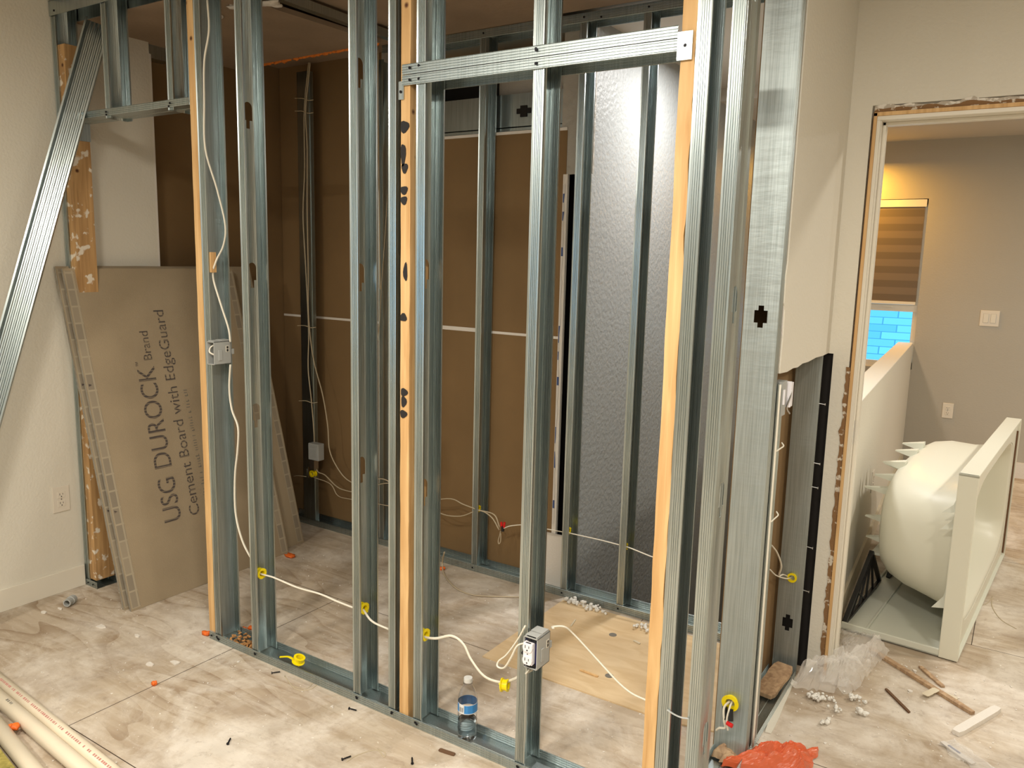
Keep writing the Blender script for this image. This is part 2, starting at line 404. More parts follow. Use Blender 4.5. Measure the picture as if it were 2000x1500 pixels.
# floor: the stairwell behind the closet stays open
fl = MB()
fl.box((XL-.12, YB, -.03), (XR, 3.2, 0)); fl.prism([(-.58, 3.2), (XR, 3.2), (XR, YF+.1), (-.80, YF+.1)], -.03, 0); fl.box((XL-.12, 3.2, -.03), (-1.75, 3.35, 0))
struct(fl.build('floor', 'floor'))
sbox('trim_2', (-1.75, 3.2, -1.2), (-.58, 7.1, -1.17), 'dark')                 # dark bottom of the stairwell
struct(MB().box((-1.75, 3.18, -1.2), (-.5, 3.2, -.03)).build('light_block_stair', 'dark'))  # unseen closure added to keep stray sky light out of the stairwell
sbox('wall_left', (XL-.1, YB, 0), (XL, -1.5, ZC), 'wall')
wl = MB(); wl.box((XL-.1, -1.5, 0), (XL, -.3, .85)); wl.box((XL-.1, -1.5, 2.05), (XL, -.3, ZC)); wl.box((XL-.1, -.3, 0), (XL, 2.335, ZC+.05))
struct(wl.build('wall_left', 'wall'))
wf = MB()
for a, b in (((XL-.08, -1.5, .85), (XL-.02, -1.44, 2.05)), ((XL-.08, -.36, .85), (XL-.02, -.3, 2.05)), ((XL-.08, -1.5, .85), (XL-.02, -.3, .91)),
             ((XL-.08, -1.5, 1.99), (XL-.02, -.3, 2.05)), ((XL-.08, -1.5, 1.42), (XL-.02, -.3, 1.47))): wf.box(a, b)
wo = struct(wf.build('window_2', 'trim'))
MB().box((XL-.055, -1.44, .91), (XL-.05, -.36, 1.99)).build('window_pane', 'glass', wo)
# recess of the left wall inside the closet, bare paper showing
lw = MB(); lw.box((XL-.13, 2.335, 0), (XL-.1, 3.3, 2.66))
struct(lw.build('wall_left_recess', 'paper'))
sbox('light_block_recess', (XL-.16, 2.3, -.1), (XL-.135, 3.5, 2.8), 'dark')  # unseen dark sheet added to stop sky light leaking past the recess
sbox('wall_left_edge', (XL-.012, 2.335, 1.0), (XL+.0005, 2.345, 2.45), 'gyp')
sbox('trim_3', (XL-.1, 2.335, 2.44), (XL-.03, 2.47, 2.50), 'metal')
sbox('wall_rear', (XL-.1, YB-.1, 0), (XR+.1, YB, ZC), 'wall')
sbox('wall_right', (XR, YB, 0), (XR+.1, YF+.1, ZC), 'wall')
sbox('baseboard_left', (XL, YB, 0), (XL+.013, FY-.005, .098), 'trim', bevel=.002)
sbox('ceiling', (XL-.1, YB, ZC+.06), (XR+.1, 3.06, ZC+.12), 'ceil')
# closet ceiling: an old lower layer on the left, its ragged back edge foamed orange
ce = MB()
pl = [(-3.66, 1.99), (-2.60, 1.99), (-2.63, 2.3), (-2.60, 2.86), (-2.9, 2.872), (-3.3, 2.885), (-3.66, 2.90)]
ce.prism(pl, 2.50, 2.52)
struct(ce.build('ceiling_closet', 'ceilold'))
struct(MB().box((-2.585, 1.99, 2.515), (-2.55, 3.08, 2.55)).build('trim_4', ['metal']))
struct(MB().box((-3.66, 2.0, 2.565), (-1.85, 3.3, 2.60)).build('ceiling_closet_upper', 'ceilold'))
struct(MB().box((-1.85, 2.0, 2.565), (-.6, 3.06, 2.60)).build('ceiling_closet_right', 'ceilold'))
sbox('ceiling_stair', (-1.9, 3.06, 2.592), (-.5, 4.9, 2.65), 'ceil')
sbox('ceiling_bedroom', (-.52, 3.06, ZC), (XR+.1, 4.9, ZC+.05), 'ceil')
sbox('ceiling_bedroom_far', (-1.9, 4.9, ZC), (XR+.1, 7.1, ZC+.14), 'ceil')
def lumps(name, m_, pts, seg=2, parent=None):
    """pts: (centre, radius) lumpy blobs in one mesh"""
    bm = bmesh.new()
    for c, r in pts:
        r = r if isinstance(r, tuple) else (r, r, r)
        q = bmesh.ops.create_icosphere(bm, subdivisions=seg, radius=1)
        off = random.random()*50
        for v in q['verts']:
            d = 1+.7*noise.noise(v.co*1.7+Vector((off, 0, 0)))
            v.co = Vector((v.co.x*r[0]*d+c[0], v.co.y*r[1]*d+c[1], v.co.z*r[2]*d+c[2]))
    me = D.meshes.new(name); bm.to_mesh(me); bm.free(); me.materials.append(M[m_])
    for p in me.polygons: p.use_smooth = True
    o = D.objects.new(name, me); C.objects.link(o)
    if parent: o.parent = parent
    return o
o = lumps('spray_foam', 'foam', [((-3.5+i*.03, 2.885-.001*i, 2.499), (.022, .008, .009*random.uniform(.5, 1.4))) for i in range(30) if random.random() < .9])
tag(o, 'orange expanding foam along the back edge of the closet ceiling', 'foam', kind='stuff')
o = lumps('torn_plaster', 'gyp', [((-2.95+random.uniform(0, .42), 2.08+random.uniform(0, .16), 2.497), (.03*random.uniform(.6, 1.6), .025, .006)) for i in range(16)])
tag(o, 'torn white plaster clinging to the ragged closet ceiling', 'plaster', kind='stuff')
# the back of the neighbouring wall seen through the back studs
struct(MB().box((-3.66, 3.19, 0), (-1.815, 3.203, 1.188)).box((-3.66, 3.19, 1.196), (-2.83, 3.203, 2.60)).box((-2.83, 3.19, 1.196), (-1.80, 3.203, 2.115)).build('wall_back', 'paper'))
struct(MB().box((-3.66, 3.188, 1.186), (-1.80, 3.2, 1.198)).box((-2.6, 3.187, 1.192), (-2.2, 3.19, 1.205)).box((-2.83, 3.186, 2.115), (-1.80, 3.203, 2.128)).build('wall_back_joint', 'gyp'))
struct(MB().box((-3.7, 3.34, 0), (-1.745, 3.36, 2.6)).build('wall_back_cavity', 'dark'))  # back of the cavity, its darkness painted on as near-black
struct(MB().box((-2.83, 3.32, 2.43), (-1.76, 3.335, 2.6)).build('wall_back_upper', 'paper'))
struct(MB().box((-2.20, 3.235, 2.12), (-1.80, 3.25, 2.39)).build('wall_back_panel', 'texpanel'))
tk = MB().box((-2.83, 3.2, 2.132), (-1.80, 3.206, 2.295)); tk.box((-2.83, 3.2, 2.145), (-1.80, 3.23, 2.150))
o = tag(tk.build('steel_track', 'metal'), 'horizontal steel track above the brown panel at the back, under the black gap', 'steel track')
MB().box((-2.075, 3.195, 2.205), (-2.0, 3.2, 2.228)).box((-2.055, 3.194, 2.19), (-2.02, 3.2, 2.24)).build('slot', 'dark', o)
o = lumps('insulation', 'foam', [((-2.25+i*.05, 3.29, 2.47+random.uniform(-.015, .015)), (.05, .02, .028)) for i in range(9)])
tag(o, 'orange insulation batt peeking out above the back studs', 'insulation', kind='stuff')
# remnants of textured drywall either side
struct(MB().box((-2.875, 3.165, 1.83), (-2.815, 3.185, 2.6)).build('wall_back_strip', 'texpanel'))
struct(MB().box((-1.83, 3.192, 1.925), (-1.67, 3.205, 2.6)).build('wall_back_remnant', 'texpanel'))
struct(MB().box((-1.845, 3.17, 0), (-1.745, 3.185, .255)).build('wall_back_scrap', 'gyp'))
struct(MB().box((-1.812, 3.186, .25), (-1.79, 3.205, 1.925)).build('trim_5', 'gyp'))
t = MB(); ks = [(.30+i*.0395, random.uniform(.0015, .0095)) for i in range(41)]
for (z, w0_), (z2, w1_) in zip(ks[:-1], ks[1:]):
    t.add([(-1.809, 3.1835, z), (-1.808+w0_, 3.1835, z), (-1.808+w1_, 3.1835, z2), (-1.809, 3.1835, z2)], [(0, 1, 2, 3)], 0 if random.random() < .8 else 1)
tag(t.build('label_tape', ['tape', 'tapeblue']), 'torn white label tape on the vertical drywall edge behind the back studs', 'tape')
# stairwell
sbox('wall_stair', (-1.745, 3.21, -1.2), (-1.715, 7.05, 2.592), 'wallstair')
kn = MB(); a0 = Vector((-.555, 3.25)); a1 = Vector((-.75, 7.0)); nn = Vector((-(a1-a0).y, (a1-a0).x)).normalized()*.11
kn.prism([tuple(a0), tuple(a1), tuple(a1+nn), tuple(a0+nn)], -1.2, .965)
struct(kn.build('wall_knee', 'wall', bevel=.004))
bb = MB(); q = -nn.normalized()*.013
bb.prism([tuple(a0), tuple(a1), tuple(a1+q), tuple(a0+q)], 0, .1); struct(bb.build('baseboard_knee', 'rawtrim'))
# bedroom back wall with the window
bw = MB(); WX0, WX1, WZ0, WZ1 = -1.9, -.745, .75, 2.08
bw.box((-1.9, YF, -1.2), (WX1, YF+.12, WZ0)); bw.box((-1.9, YF, WZ1), (WX1, YF+.12, 2.66)); bw.box((WX1, YF, 0), (XR, YF+.12, 2.66))
struct(bw.build('wall_bedroom', 'wallgrey'))
struct(MB().box((-.69, YF-.012, 0), (XR, YF, .12)).build('baseboard_bedroom', 'gyp'))
wn = MB()
wn.box((WX0, YF+.03, WZ1-.045), (WX1, YF+.09, WZ1)).box((WX1-.035, YF+.03, WZ0), (WX1, YF+.09, WZ1)).box((WX0, YF+.02, 1.205), (WX1, YF+.09, 1.26)).box((WX0, YF+.03, WZ0), (WX1, YF+.09, .80))
wn.box((-1.0, YF+.012, 1.235), (-.93, YF+.02, 1.245))
wo = struct(wn.build('window_1', 'trim'))
MB().box((WX0, YF+.06, WZ0), (WX1, YF+.064, WZ1)).build('window_pane', 'glass', wo)
sh = empty('window_shade', (-1.3, YF+.02, 2.0))
sb = MB(); z = 1.285; k = 0
while z < 2.03:
    sb.box((WX0+.01, YF+.01, z), (WX1-.02, YF+.014, min(z+.055, 2.03)), k % 2); z += .055; k += 1
sb.build('fabric', ['shadeA', 'shadeB'], sh)
MB().box((WX0+.01, YF+.002, 2.02), (WX1-.01, YF+.03, 2.075)).build('headrail', 'trim', sh)
MB().box((WX0+.01, YF+.004, 1.262), (WX1-.02, YF+.02, 1.285)).build('bottom_rail', 'trim', sh)
tag(sh, 'brown banded roller shade drawn two thirds down the bedroom window', 'window shade')
# neighbour's roof outside
rf = MB().add([(-7, 0, 0), (5, 0, 0), (5, 6.5, 0), (-7, 6.5, 0), (-7, 0, -.1), (5, 0, -.1), (5, 6.5, -.1), (-7, 6.5, -.1)],
              [(0, 1, 2, 3), (7, 6, 5, 4), (0, 4, 5, 1), (1, 5, 6, 2), (2, 6, 7, 3), (3, 7, 4, 0)])
o = rf.build('roof', 'shingle'); o.location = (0, 9.2, -.6); o.rotation_euler = (math.radians(34), 0, math.radians(6))
tag(o, "neighbouring house's shingled roof lit blue by dusk outside the bedroom window", 'roof')
# door wall with its opening
DY = 3.06; DX = -.498; DH = 2.047
dw = MB(); dw.box((-.585, DY, 0), (DX-.03, DY+.11, ZC+.01)); dw.box((DX-.03, DY, DH+.05), (XR, DY+.11, ZC+.1)); dw.box((.42, DY, 0), (XR, DY+.11, ZC))
dw.box((-.70, DY, 1.2345), (-.585, DY+.11, ZC+.1))
struct(dw.build('wall_door', 'wall'))
dj = MB()
dj.box((DX-.012, DY-.004, 0), (DX, DY+.12, DH)); dj.box((DX-.012, DY-.004, DH), (.40, DY+.12, DH+.014)); dj.box((.40, DY-.004, 0), (.412, DY+.12, DH+.014))
dj.box((DX, DY+.05, 0), (DX+.011, DY+.085, DH)); dj.box((DX, DY+.05, DH-.011), (.4, DY+.085, DH)); dj.box((DX, DY+.0, 0), (DX+.003, DY+.012, DH))
do = struct(dj.build('door_1', 'trim', bevel=.0015))
MB().box((DX-.022, DY-.008, 0), (DX-.012, DY+.02, DH+.024)).box((DX-.022, DY-.008, DH+.014), (.4, DY+.02, DH+.026)).build('jamb_edge', 'wood', do)
MB().box((DX, DY+.012, .905), (DX+.002, DY+.046, .99)).build('strike_plate', 'screwz', do)
# ragged chipped band where the casing was pried off
def ragged(along, n, lo, hi, seed, place):
    pts_in = [place(along[0]+(along[1]-along[0])*k/n, 0) for k in range(n+1)]
    pts_out = [place(along[0]+(along[1]-along[0])*k/n, lo+(hi-lo)*(.5+.5*noise.fractal(Vector((k*.21, seed, 0)), .7, 2.2, 3))) for k in range(n+1)]
    q = MB(); q.v = pts_in+pts_out
    q.f = [(k, k+1, n+2+k, n+1+k) for k in range(n)]; q.mi = [0]*n
    return q
struct(ragged((0, 1.19), 110, .010, .026, 1, lambda t, d: (DX-.021-d, DY-.0022, t)).build('trim_6', 'chipped', solid=.002))
struct(ragged((DX-.022, 1.5), 150, .010, .034, 5, lambda t, d: (t, DY-.0012, DH+.025+d)).build('trim_8', 'chipwhite', solid=.001))
struct(ragged((DX-.022, 1.5), 150, .006, .022, 8, lambda t, d: (t, DY-.0022, DH+.025+d)).build('trim_9', 'chipped', solid=.002))
struct(MB().box((DX-.025, DY-.0032, 1.18), (DX-.0215, DY, DH+.03)).build('trim_10', 'rust'))
# remaining drywall of the closet's side wall, its lower half cut away
SX = -.60
dwl = MB()
poly = [(2.38, 2.6), (3.06, 2.6), (3.06, 1.236), (2.95, 1.234), (2.85, 1.237), (2.74, 1.233), (2.66, 1.235), (2.60, 1.229), (2.54, 1.232), (2.47, 1.228), (2.385, 1.232), (2.383, 1.25),
        (2.390, 1.36), (2.386, 1.42), (2.374, 1.44), (2.370, 1.52), (2.380, 1.56), (2.38, 1.8)]
dwl.prism(poly, SX-.018, SX, 0, 'x')
struct(dwl.build('wall_side', 'wall', bevel=.0015))
ge = MB().prism([(p[0]-.0012, p[1]) for p in ((2.385, 2.6), (2.385, 1.5), (2.378, 1.45), (2.395, 1.3), (2.392, 1.24))]+[(2.397, 1.24), (2.40, 1.3), (2.39, 1.5), (2.39, 2.6)], SX-.0175, SX-.002, 0, 'x')
struct(ge.build('trim_7', 'gyp'))
struct(MB().box((-.715, 2.36, 0), (-.703, 3.06, 2.5)).build('wall_side_inner', 'paper'))

# ------------------------------------------------------------------ steel framing
def c_profile(w_, d, lip=.006):
    """front flange ribs, then web, then back flange; returns list of (x,y)"""
    fr = []
    n = 5; st = (w_-.007)/n
    for i in range(n):
        x0 = w_-.003-st*i
        fr += [(x0, 0), (x0-st*.42, 0), (x0-st*.5, .0018), (x0-st*.92, .0018)]
    a = [(w_, lip), (w_, 0)]+fr+[(.0, 0)]
    b = [(x, d-y) for x, y in a][::-1]
    return a, b
def stud_mesh(w_=.034, d=.092, z0=0, z1=2.5, holes=(), style='key', flip=1, rot=0, webmat='web'):
    """C stud; x=0 is the web, it opens toward +x (flip=-1: toward -x); front flange at y=0"""
    bm = bmesh.new(); uvl = bm.loops.layers.uv.new('UVMap')
    a, b = c_profile(w_, d)
    def strip(prof):
        lo = [bm.verts.new((x, y, z0)) for x, y in prof]; hi = [bm.verts.new((x, y, z1)) for x, y in prof]
        for i in range(len(prof)-1): bm.faces.new((lo[i], lo[i+1], hi[i+1], hi[i])).material_index = 0
    strip(a); strip(b)
    hs = sorted(h for h in holes if z0+.08 < h < z1-.08)
    cuts = [z0]+[(hs[i]+hs[i+1])/2 for i in range(len(hs)-1)]+[z1] if hs else [z0, z1]
    for i in range(len(cuts)-1):
        za, zb = cuts[i], cuts[i+1]
        rect = [(0, 0, za), (0, d, za), (0, d, zb), (0, 0, zb)]
        if not hs:
            f = bm.faces.new([bm.verts.new(v) for v in rect]); f.material_index = 1; continue
        h = hs[i]; c = d/2; hole = []
        if style == 'key':
            r = .019
            hole = [(0, c+r*math.cos(t), h+.022+r*math.sin(t)) for t in [math.pi*k/8 for k in range(9)]]
            hole += [(0, c-r, h-.022), (0, c-.008, h-.022), (0, c-.008, h-.05), (0, c+.008, h-.05), (0, c+.008, h-.022), (0, c+r, h-.022)]
        elif style == 'cross':
            p, q_ = .008, .019
            hole = [(0, c+q_, h+.018), (0, c+p, h+.018), (0, c+p, h+.032), (0, c-p, h+.032), (0, c-p, h+.018), (0, c-q_, h+.018),
                    (0, c-q_, h-.018), (0, c-p, h-.018), (0, c-p, h-.032), (0, c+p, h-.032), (0, c+p, h-.018), (0, c+q_, h-.018)]
        es = []
        for loop in (rect, hole):
            vs_ = [bm.verts.new(v) for v in loop]
            es += [bm.edges.new((vs_[k], vs_[(k+1) % len(vs_)])) for k in range(len(vs_))]
        g = bmesh.ops.triangle_fill(bm, edges=es, use_beauty=True)
        for f in g['geom']:
            if isinstance(f, bmesh.types.BMFace): f.material_index = 1
    for f in bm.faces:
        for l in f.loops: l[uvl].uv = (l.vert.co.y, l.vert.co.z)
    if flip < 0: bmesh.ops.scale(bm, vec=(-1, 1, 1), verts=bm.verts)
    bmesh.ops.rotate(bm, matrix=Matrix.Rotation(rot, 3, 'Z'), verts=bm.verts)
    bmesh.ops.recalc_face_normals(bm, faces=bm.faces)
    me = D.meshes.new('metal_stud'); bm.to_mesh(me); bm.free()
    me.materials.append(M['metal']); me.materials.append(M[webmat])
    return me
def screw_heads(parent, pts, axis='y', r=.0042):
    for p in pts:
        p = Vector(p); dv = Vector((0, -1, 0)) if axis == 'y' else Vector((1, 0, 0))
        s_ = MB().cyl(p, p+dv*.0022, r, 10).cyl(p+dv*.002, p+dv*.0032, r*.45, 8)
        s_.build('screw', 'screw', parent)
def stud(x, y, label, z0=.002, z1=2.56, group=None, screws=(), **k):
    me = stud_mesh(z0=z0, z1=z1, **k)
    o = D.objects.new('metal_stud', me); C.objects.link(o); o.location = (x, y, 0)
    md = o.modifiers.new('sheet', 'SOLIDIFY'); md.thickness = .0008; md.offset = 0
    tag(o, label, 'metal stud', group)
    bpy.context.view_layer.update()
    screw_heads(o, [(x+s_[0], y-.0035, s_[1]) for s_ in screws])
    return o
G1 = 'studs of the front wall frame'; G2 = 'studs of the back wall frame'; G3 = 'studs of the closet side wall'
TZ = .0
stud(-3.562, FY, 'steel stud fixed against the white wall at the far left', group=G1, holes=(1.2,), z0=.003)
stud(-2.611, FY, 'corner steel stud of the left opening carrying the grey switch box', group=G1, w_=.036, holes=(), screws=((.012, .02), (.024, .012)), webmat='wrinkle', z0=.004)
stud(-2.388, FY, 'steel stud right of the corner post, scaly web with a yellow grommet near the floor', group=G1, holes=(2.03, 1.47, .95), screws=((.018, .02),), z0=.004)
stud(-1.853, FY, 'steel stud in the middle of the wide bay left of the blackened post', group=G1, holes=(2.12, 1.48, .83), screws=((.018, .02),), z0=.004)
stud(-1.689, FY, 'narrow steel stud nested against the left side of the black-marked post', group=G1, w_=.030, holes=(), screws=((.018, .02),), z0=.004)
stud(-1.580, FY, 'steel stud right of the black-marked post under the header', group=G1, z1=2.072, holes=(1.5, .8), screws=((.012, .02), (.012, 2.061)), z0=.004)
stud(-1.177, FY, 'steel stud under the header carrying the white receptacle box', group=G1, z1=2.072, holes=(), screws=((.012, .02), (.012, 2.061)), z0=.004)
stud(-1.580, FY, 'short steel stud above the left end of the front header', group=G1, z0=2.078, holes=(), screws=((.012, 2.098),))
stud(-1.180, FY, 'short steel stud above the middle of the front header', group=G1, z0=2.078, holes=(), screws=((.012, 2.098),))
stud(-.727, FY, 'steel stud against the bare wooden jamb at the right end of the header', group=G1, w_=.035, holes=(), z0=.004)
stud(-.609, FY, 'corner steel stud with keyhole knockouts facing the next room', group=G1, w_=.035, flip=-1, holes=(.30, .96, 1.455, 2.2), z0=.004)
stud(-3.192, FY, 'left short steel stud above the left opening', group=G1, z0=2.065, holes=(), screws=((.01, 2.078),))
stud(-2.780, FY, 'right short steel stud above the left opening, beside the bare wood', group=G1, z0=2.065, holes=(), screws=((.01, 2.078),))
# side wall, webs face the room (open away)
stud(-.703, 2.33, 'wide galvanised stud with a cross slot at the near end of the side wall', group=G3, d=.100, rot=0, holes=(), z0=.004) if False else None
def web_stud(x, y, w_, fl_, label, holes, group, z1=2.56, style='cross', z0=.004, webmat='wrinkle'):
    """stud whose web faces -y, flanges run +y"""
    me = stud_mesh(w_=fl_, d=w_, z0=z0, z1=z1, holes=holes, style=style, rot=math.pi/2, flip=1, webmat=webmat)
    o = D.objects.new('metal_stud', me); C.objects.link(o); o.location = (x+w_, y, 0)
    md = o.modifiers.new('sheet', 'SOLIDIFY'); md.thickness = .0008; md.offset = 0
    tag(o, label, 'metal stud', group); bpy.context.view_layer.update(); return o
web_stud(-.703, 2.33, .100, .04, 'wide wrinkled galvanised stud with a cross slot at the near end of the side wall', (1.40,), G3)
web_stud(-.703, 2.385, .100, .07, 'galvanised stud with cables tied to its edge behind the wrinkled one', (), G3, z1=1.2, webmat='metal')
web_stud(-.692, 2.97, .088, .014, 'last side wall stud by the doorway with a square knockout near the floor', (.21,), G3)
web_stud(-3.41, BY, .09, .03, 'dim steel stud in the back left corner of the closet', (.31,), G2, z1=2.5, webmat='metal')
stud(-2.212, BY, 'back stud in front of the brown panel, seen between the two right bays', group=G2, w_=.034, holes=(), z0=.004, z1=2.55, screws=((.01, .018),))
stud(-1.700, BY, 'back stud at the left edge of the grey stairwell wall', group=G2, w_=.032, holes=(), z0=.004, z1=2.55, screws=((.01, .018),))
stud(-1.412, BY, 'back stud in the middle of the grey stairwell wall', group=G2, w_=.032, holes=(), z0=.004, z1=2.55, screws=((.01, .018),))
stud(-2.83, BY, 'back stud half hidden beside the dangling cables', group=G2, w_=.034, holes=(), z0=.004, z1=2.5)

def track(p0, p1, wdt, h, label, screws=(), up_=1, lipz=0.0, th=.0012):
    """U track from p0 to p1, web at z of p0, flanges of height h"""
    a = Vector(p0); b = Vector(p1); d = (b-a).normalized(); sd = Vector((0, 0, 1)).cross(d)*wdt
    q = MB()
    def sheet(pts):
        k = len(q.v); q.v += [tuple(x) for x in pts]; n = len(pts)//2
        for i in range(n-1): q.f.append((k+i, k+i+1, k+n+i+1, k+n+i)); q.mi.append(0)
    zz = Vector((0, 0, 1))
    n = 4; front = []
    for i in range(n):
        z = h*i/n
        front += [(0, z), (0, z+h/n*.4), (-.0022, z+h/n*.55), (-.0022, z+h/n*.85)]
    front += [(0, h)]
    prof = [(-x, up_*z) for x, z in front[::-1]]+[(wdt/5, 0), (wdt*2/5, 0), (wdt*2/5+.002, up_*.0014), (wdt*3/5-.002, up_*.0014), (wdt*3/5, 0), (wdt*4/5, 0)]+[(wdt+x, up_*z) for x, z in front]
    sdn = sd.normalized()
    L1 = [a+sdn*x+zz*z for x, z in prof]; L2 = [b+sdn*x+zz*z for x, z in prof]
    sheet(L1+L2)
    o = q.build('steel_track', 'track', solid=.001)
    tag(o, label, 'steel track'); screw_heads(o, screws); return o
track((-2.645, FY-.004, .001), (-.615, FY-.004, .001), .100, .030, 'long steel bottom track of the front wall along the floor',
      [(-2.63, FY-.006, .018), (-2.59, FY-.006, .016), (-2.365, FY-.006, .018), (-1.83, FY-.006, .018), (-1.67, FY-.006, .018), (-1.56, FY-.006, .018), (-1.16, FY-.006, .018)])
track((-3.562, FY-.004, .001), (-3.462, FY-.004, .001), .100, .030, 'stub of steel floor track under the far left stud', [(-3.53, FY-.006, .016), (-3.49, FY-.006, .016)])
track((-3.56, BY-.004, .001), (-.715, BY-.004, .001), .100, .034, 'steel bottom track of the back wall frame')
track((-2.80, BY-.004, 2.562), (-.715, BY-.004, 2.562), .100, .036, 'steel top track of the back wall frame under the ceiling',
      [(-2.19, BY-.006, 2.545), (-1.68, BY-.006, 2.545), (-1.39, BY-.006, 2.545), (-1.60, BY-.006, 2.535)], up_=-1)
track((SX-.003, 2.0, .001), (SX-.003, 2.96, .001), .100, .03, 'steel floor track of the closet side wall')
track((-3.52, FY-.004, 2.075), (-2.652, FY-.004, 2.075), .100, .026, 'steel header track over the left opening', [(-3.18, FY-.006, 2.088), (-2.76, FY-.006, 2.088)]) 
tp = MB().box((-3.562, FY-.006, 2.50), (-1.9, FY-.004, 2.56)).box((-3.562, FY+.096, 2.50), (-1.9, FY+.098, 2.56)).box((-3.562, FY-.006, 2.558), (-1.9, FY+.098, 2.56))
o = tag(tp.build('steel_track', 'metal'), 'steel top track in the upper left corner above the far left stud', 'steel track'); screw_heads(o, [(-3.52, FY-.006, 2.517)])
# front header: two ribbed tracks back to back with bent end tabs
hd = empty('header', (-1.2, FY, 2.05))
tag(hd, 'shiny double steel header between the black-marked post and the right jamb', 'header')
bpy.context.view_layer.update()
def part_of(o, p):
    for k in ('label', 'category', 'group'):
        if k in o: del o[k]
    o.parent = p; o.matrix_parent_inverse = Matrix.Translation(-p.location)
a = track((-1.632, FY-.005, 2.078), (-.772, FY-.005, 2.078), .102, .028, 'x', [(-1.60, FY-.007, 2.094), (-1.165, FY-.007, 2.094)]); a.name = 'upper_track'; part_of(a, hd)
b_ = track((-1.632, FY-.005, 2.075), (-.772, FY-.005, 2.075), .102, .028, 'x', [(-1.60, FY-.007, 2.060), (-1.165, FY-.007, 2.060)], up_=-1); b_.name = 'lower_track'; part_of(b_, hd)
for x0, x1 in ((-1.634, -1.610), (-.772, -.738)):
    q = MB()
    if x0 < -1: q.box((-1.646, FY-.0035, 2.008), (-1.626, FY-.0015, 2.060))
    else: q.box((-.772, FY-.006, 2.025), (-.734, FY-.003, 2.09))
    q.build('end_tab', 'metal', hd)
screw_heads(hd, [(-1.637, FY-.004, 2.030), (-.752, FY-.004, 2.058)])
# left header clip on the old jamb
tag(MB().box((-2.600, FY+.006, 1.47), (-2.568, FY+.03, 1.545)).build('wood_block', 'wood', bevel=.001), 'small pine block screwed inside the corner stud above the grey box', 'wood block')
MBo = MB().box((-3.474, FY+.002, 2.00), (-3.472, FY+.092, 2.074)).box((-3.525, FY-.003, 2.005), (-3.474, FY-.001, 2.075))
tag(MBo.build('steel_clip', 'metal'), 'bright bent steel clip where the left header meets the scraped jamb', 'steel clip')

# ------------------------------------------------------------------ wood
def rough_board(name, x0, x1, y0, y1, z0, z1, mt, label, seed=1, wav=.0018, cat='wood post'):
    rnd = random.Random(seed); n = max(8, int((z1-z0)/.035)); q = MB()
    for i in range(n+1):
        z = z0+(z1-z0)*i/n
        j = wav*noise.noise(Vector((seed*3.1, 0, z*9))); k = wav*noise.noise(Vector((seed*7.7, 4, z*13)))*1.6
        q.v += [(x0+j, y0, z), (x1+k, y0, z), (x1+k*.5, y1, z), (x0+j, y1, z)]
    for i in range(n):
        for s_ in range(4):
            q.f.append((i*4+s_, i*4+(s_+1) % 4, i*4+4+(s_+1) % 4, i*4+4+s_)); q.mi.append(0)
    q.f.append((3, 2, 1, 0)); q.mi.append(0); e = n*4; q.f.append((e, e+1, e+2, e+3)); q.mi.append(0)
    o = q.build(name, mt, loc=((x0+x1)/2, (y0+y1)/2, z0)); tag(o, label, cat); bpy.context.view_layer.update(); return o
wp = rough_board('wood_post', -1.640, -1.604, FY+.001, FY+.090, .004, 2.56, 'wood', 'pine post blotched with black marks left of the front header', 2)
random.seed(21)
sm = [(2.40, .004, .03, .010), (1.93, 0, .034, .014), (1.85, .002, .02, .026), (1.81, .006, .024, .012), (1.745, 0, .030, .010), (1.715, .002, .026, .010), (1.50, .014, .016, .022),
      (1.36, 0, .028, .010), (1.125, .004, .028, .010), (1.095, .006, .022, .014), (1.055, .002, .028, .010)]
for z, dx, wd, hh in sm:
    pts = []
    for k in range(14):
        t = 2*math.pi*k/14; r_ = 1+.14*math.sin(3*t+z*7)
        pts.append((min(-1.6055, max(-1.6392, -1.642+dx+wd/2+wd/2*math.cos(t)*r_)), z+hh*1.25*math.sin(t)*r_))
    MB().prism(pts, FY-.0012, FY+.0008, 0, 'y').build('paint_blotch', 'inkblack', wp)
rough_board('wood_jamb', -.765, -.729, FY+.002, FY+.092, .004, 2.56, 'wood', 'clean pine jamb at the right end of the front header', 5, .003, 'wood jamb')
rough_board('wood_jamb', -2.650, -2.614, FY+.001, FY+.09, .034, 2.475, 'wood', 'knotty pine strip on the left side of the corner stud', 8, .002, 'wood jamb')
o = rough_board('wood_jamb', -3.526, -3.476, FY+.004, FY+.09, .034, 2.385, 'woodold', 'scraped paint-flecked wood jamb beside the white wall at far left', 11, .0015, 'wood jamb')

# ------------------------------------------------------------------ leaning stud and cement boards
p1 = Vector((-3.37, 1.985, 2.47)); lz = (p1-Vector((-3.41, 1.520, 1.02))).normalized(); L_ = p1.z/lz.z; base = p1-lz*L_
cdir = Vector((.80, -.60, 0)); lx = (cdir-lz*cdir.dot(lz)).normalized(); ly = lz.cross(lx)
q = MB(); d_ = .092; w_ = .034
prof = [(w_-.004, .006), (w_, .006), (w_, 0), (w_*.72, 0), (w_*.66, .0018), (w_*.5, .0018), (w_*.44, 0), (0, 0)]
for k in range(5):
    y_ = d_*(k+.55)/6; prof += [(0, y_), (.0022, y_+.003), (.0022, y_+.007), (0, y_+.010)]
prof += [(0, d_), (w_*.44, d_), (w_*.5, d_-.0018), (w_*.66, d_-.0018), (w_*.72, d_), (w_, d_), (w_, d_-.006), (w_-.004, d_-.006)]
n = len(prof)
q.v = [(x, y-d_/2, z) for z in (0, L_) for x, y in prof]
q.f = [(i, i+1, n+i+1, n+i) for i in range(n-1)]; q.mi = [0]*(n-1)
o = q.build('metal_stud', 'metal', solid=.0009)
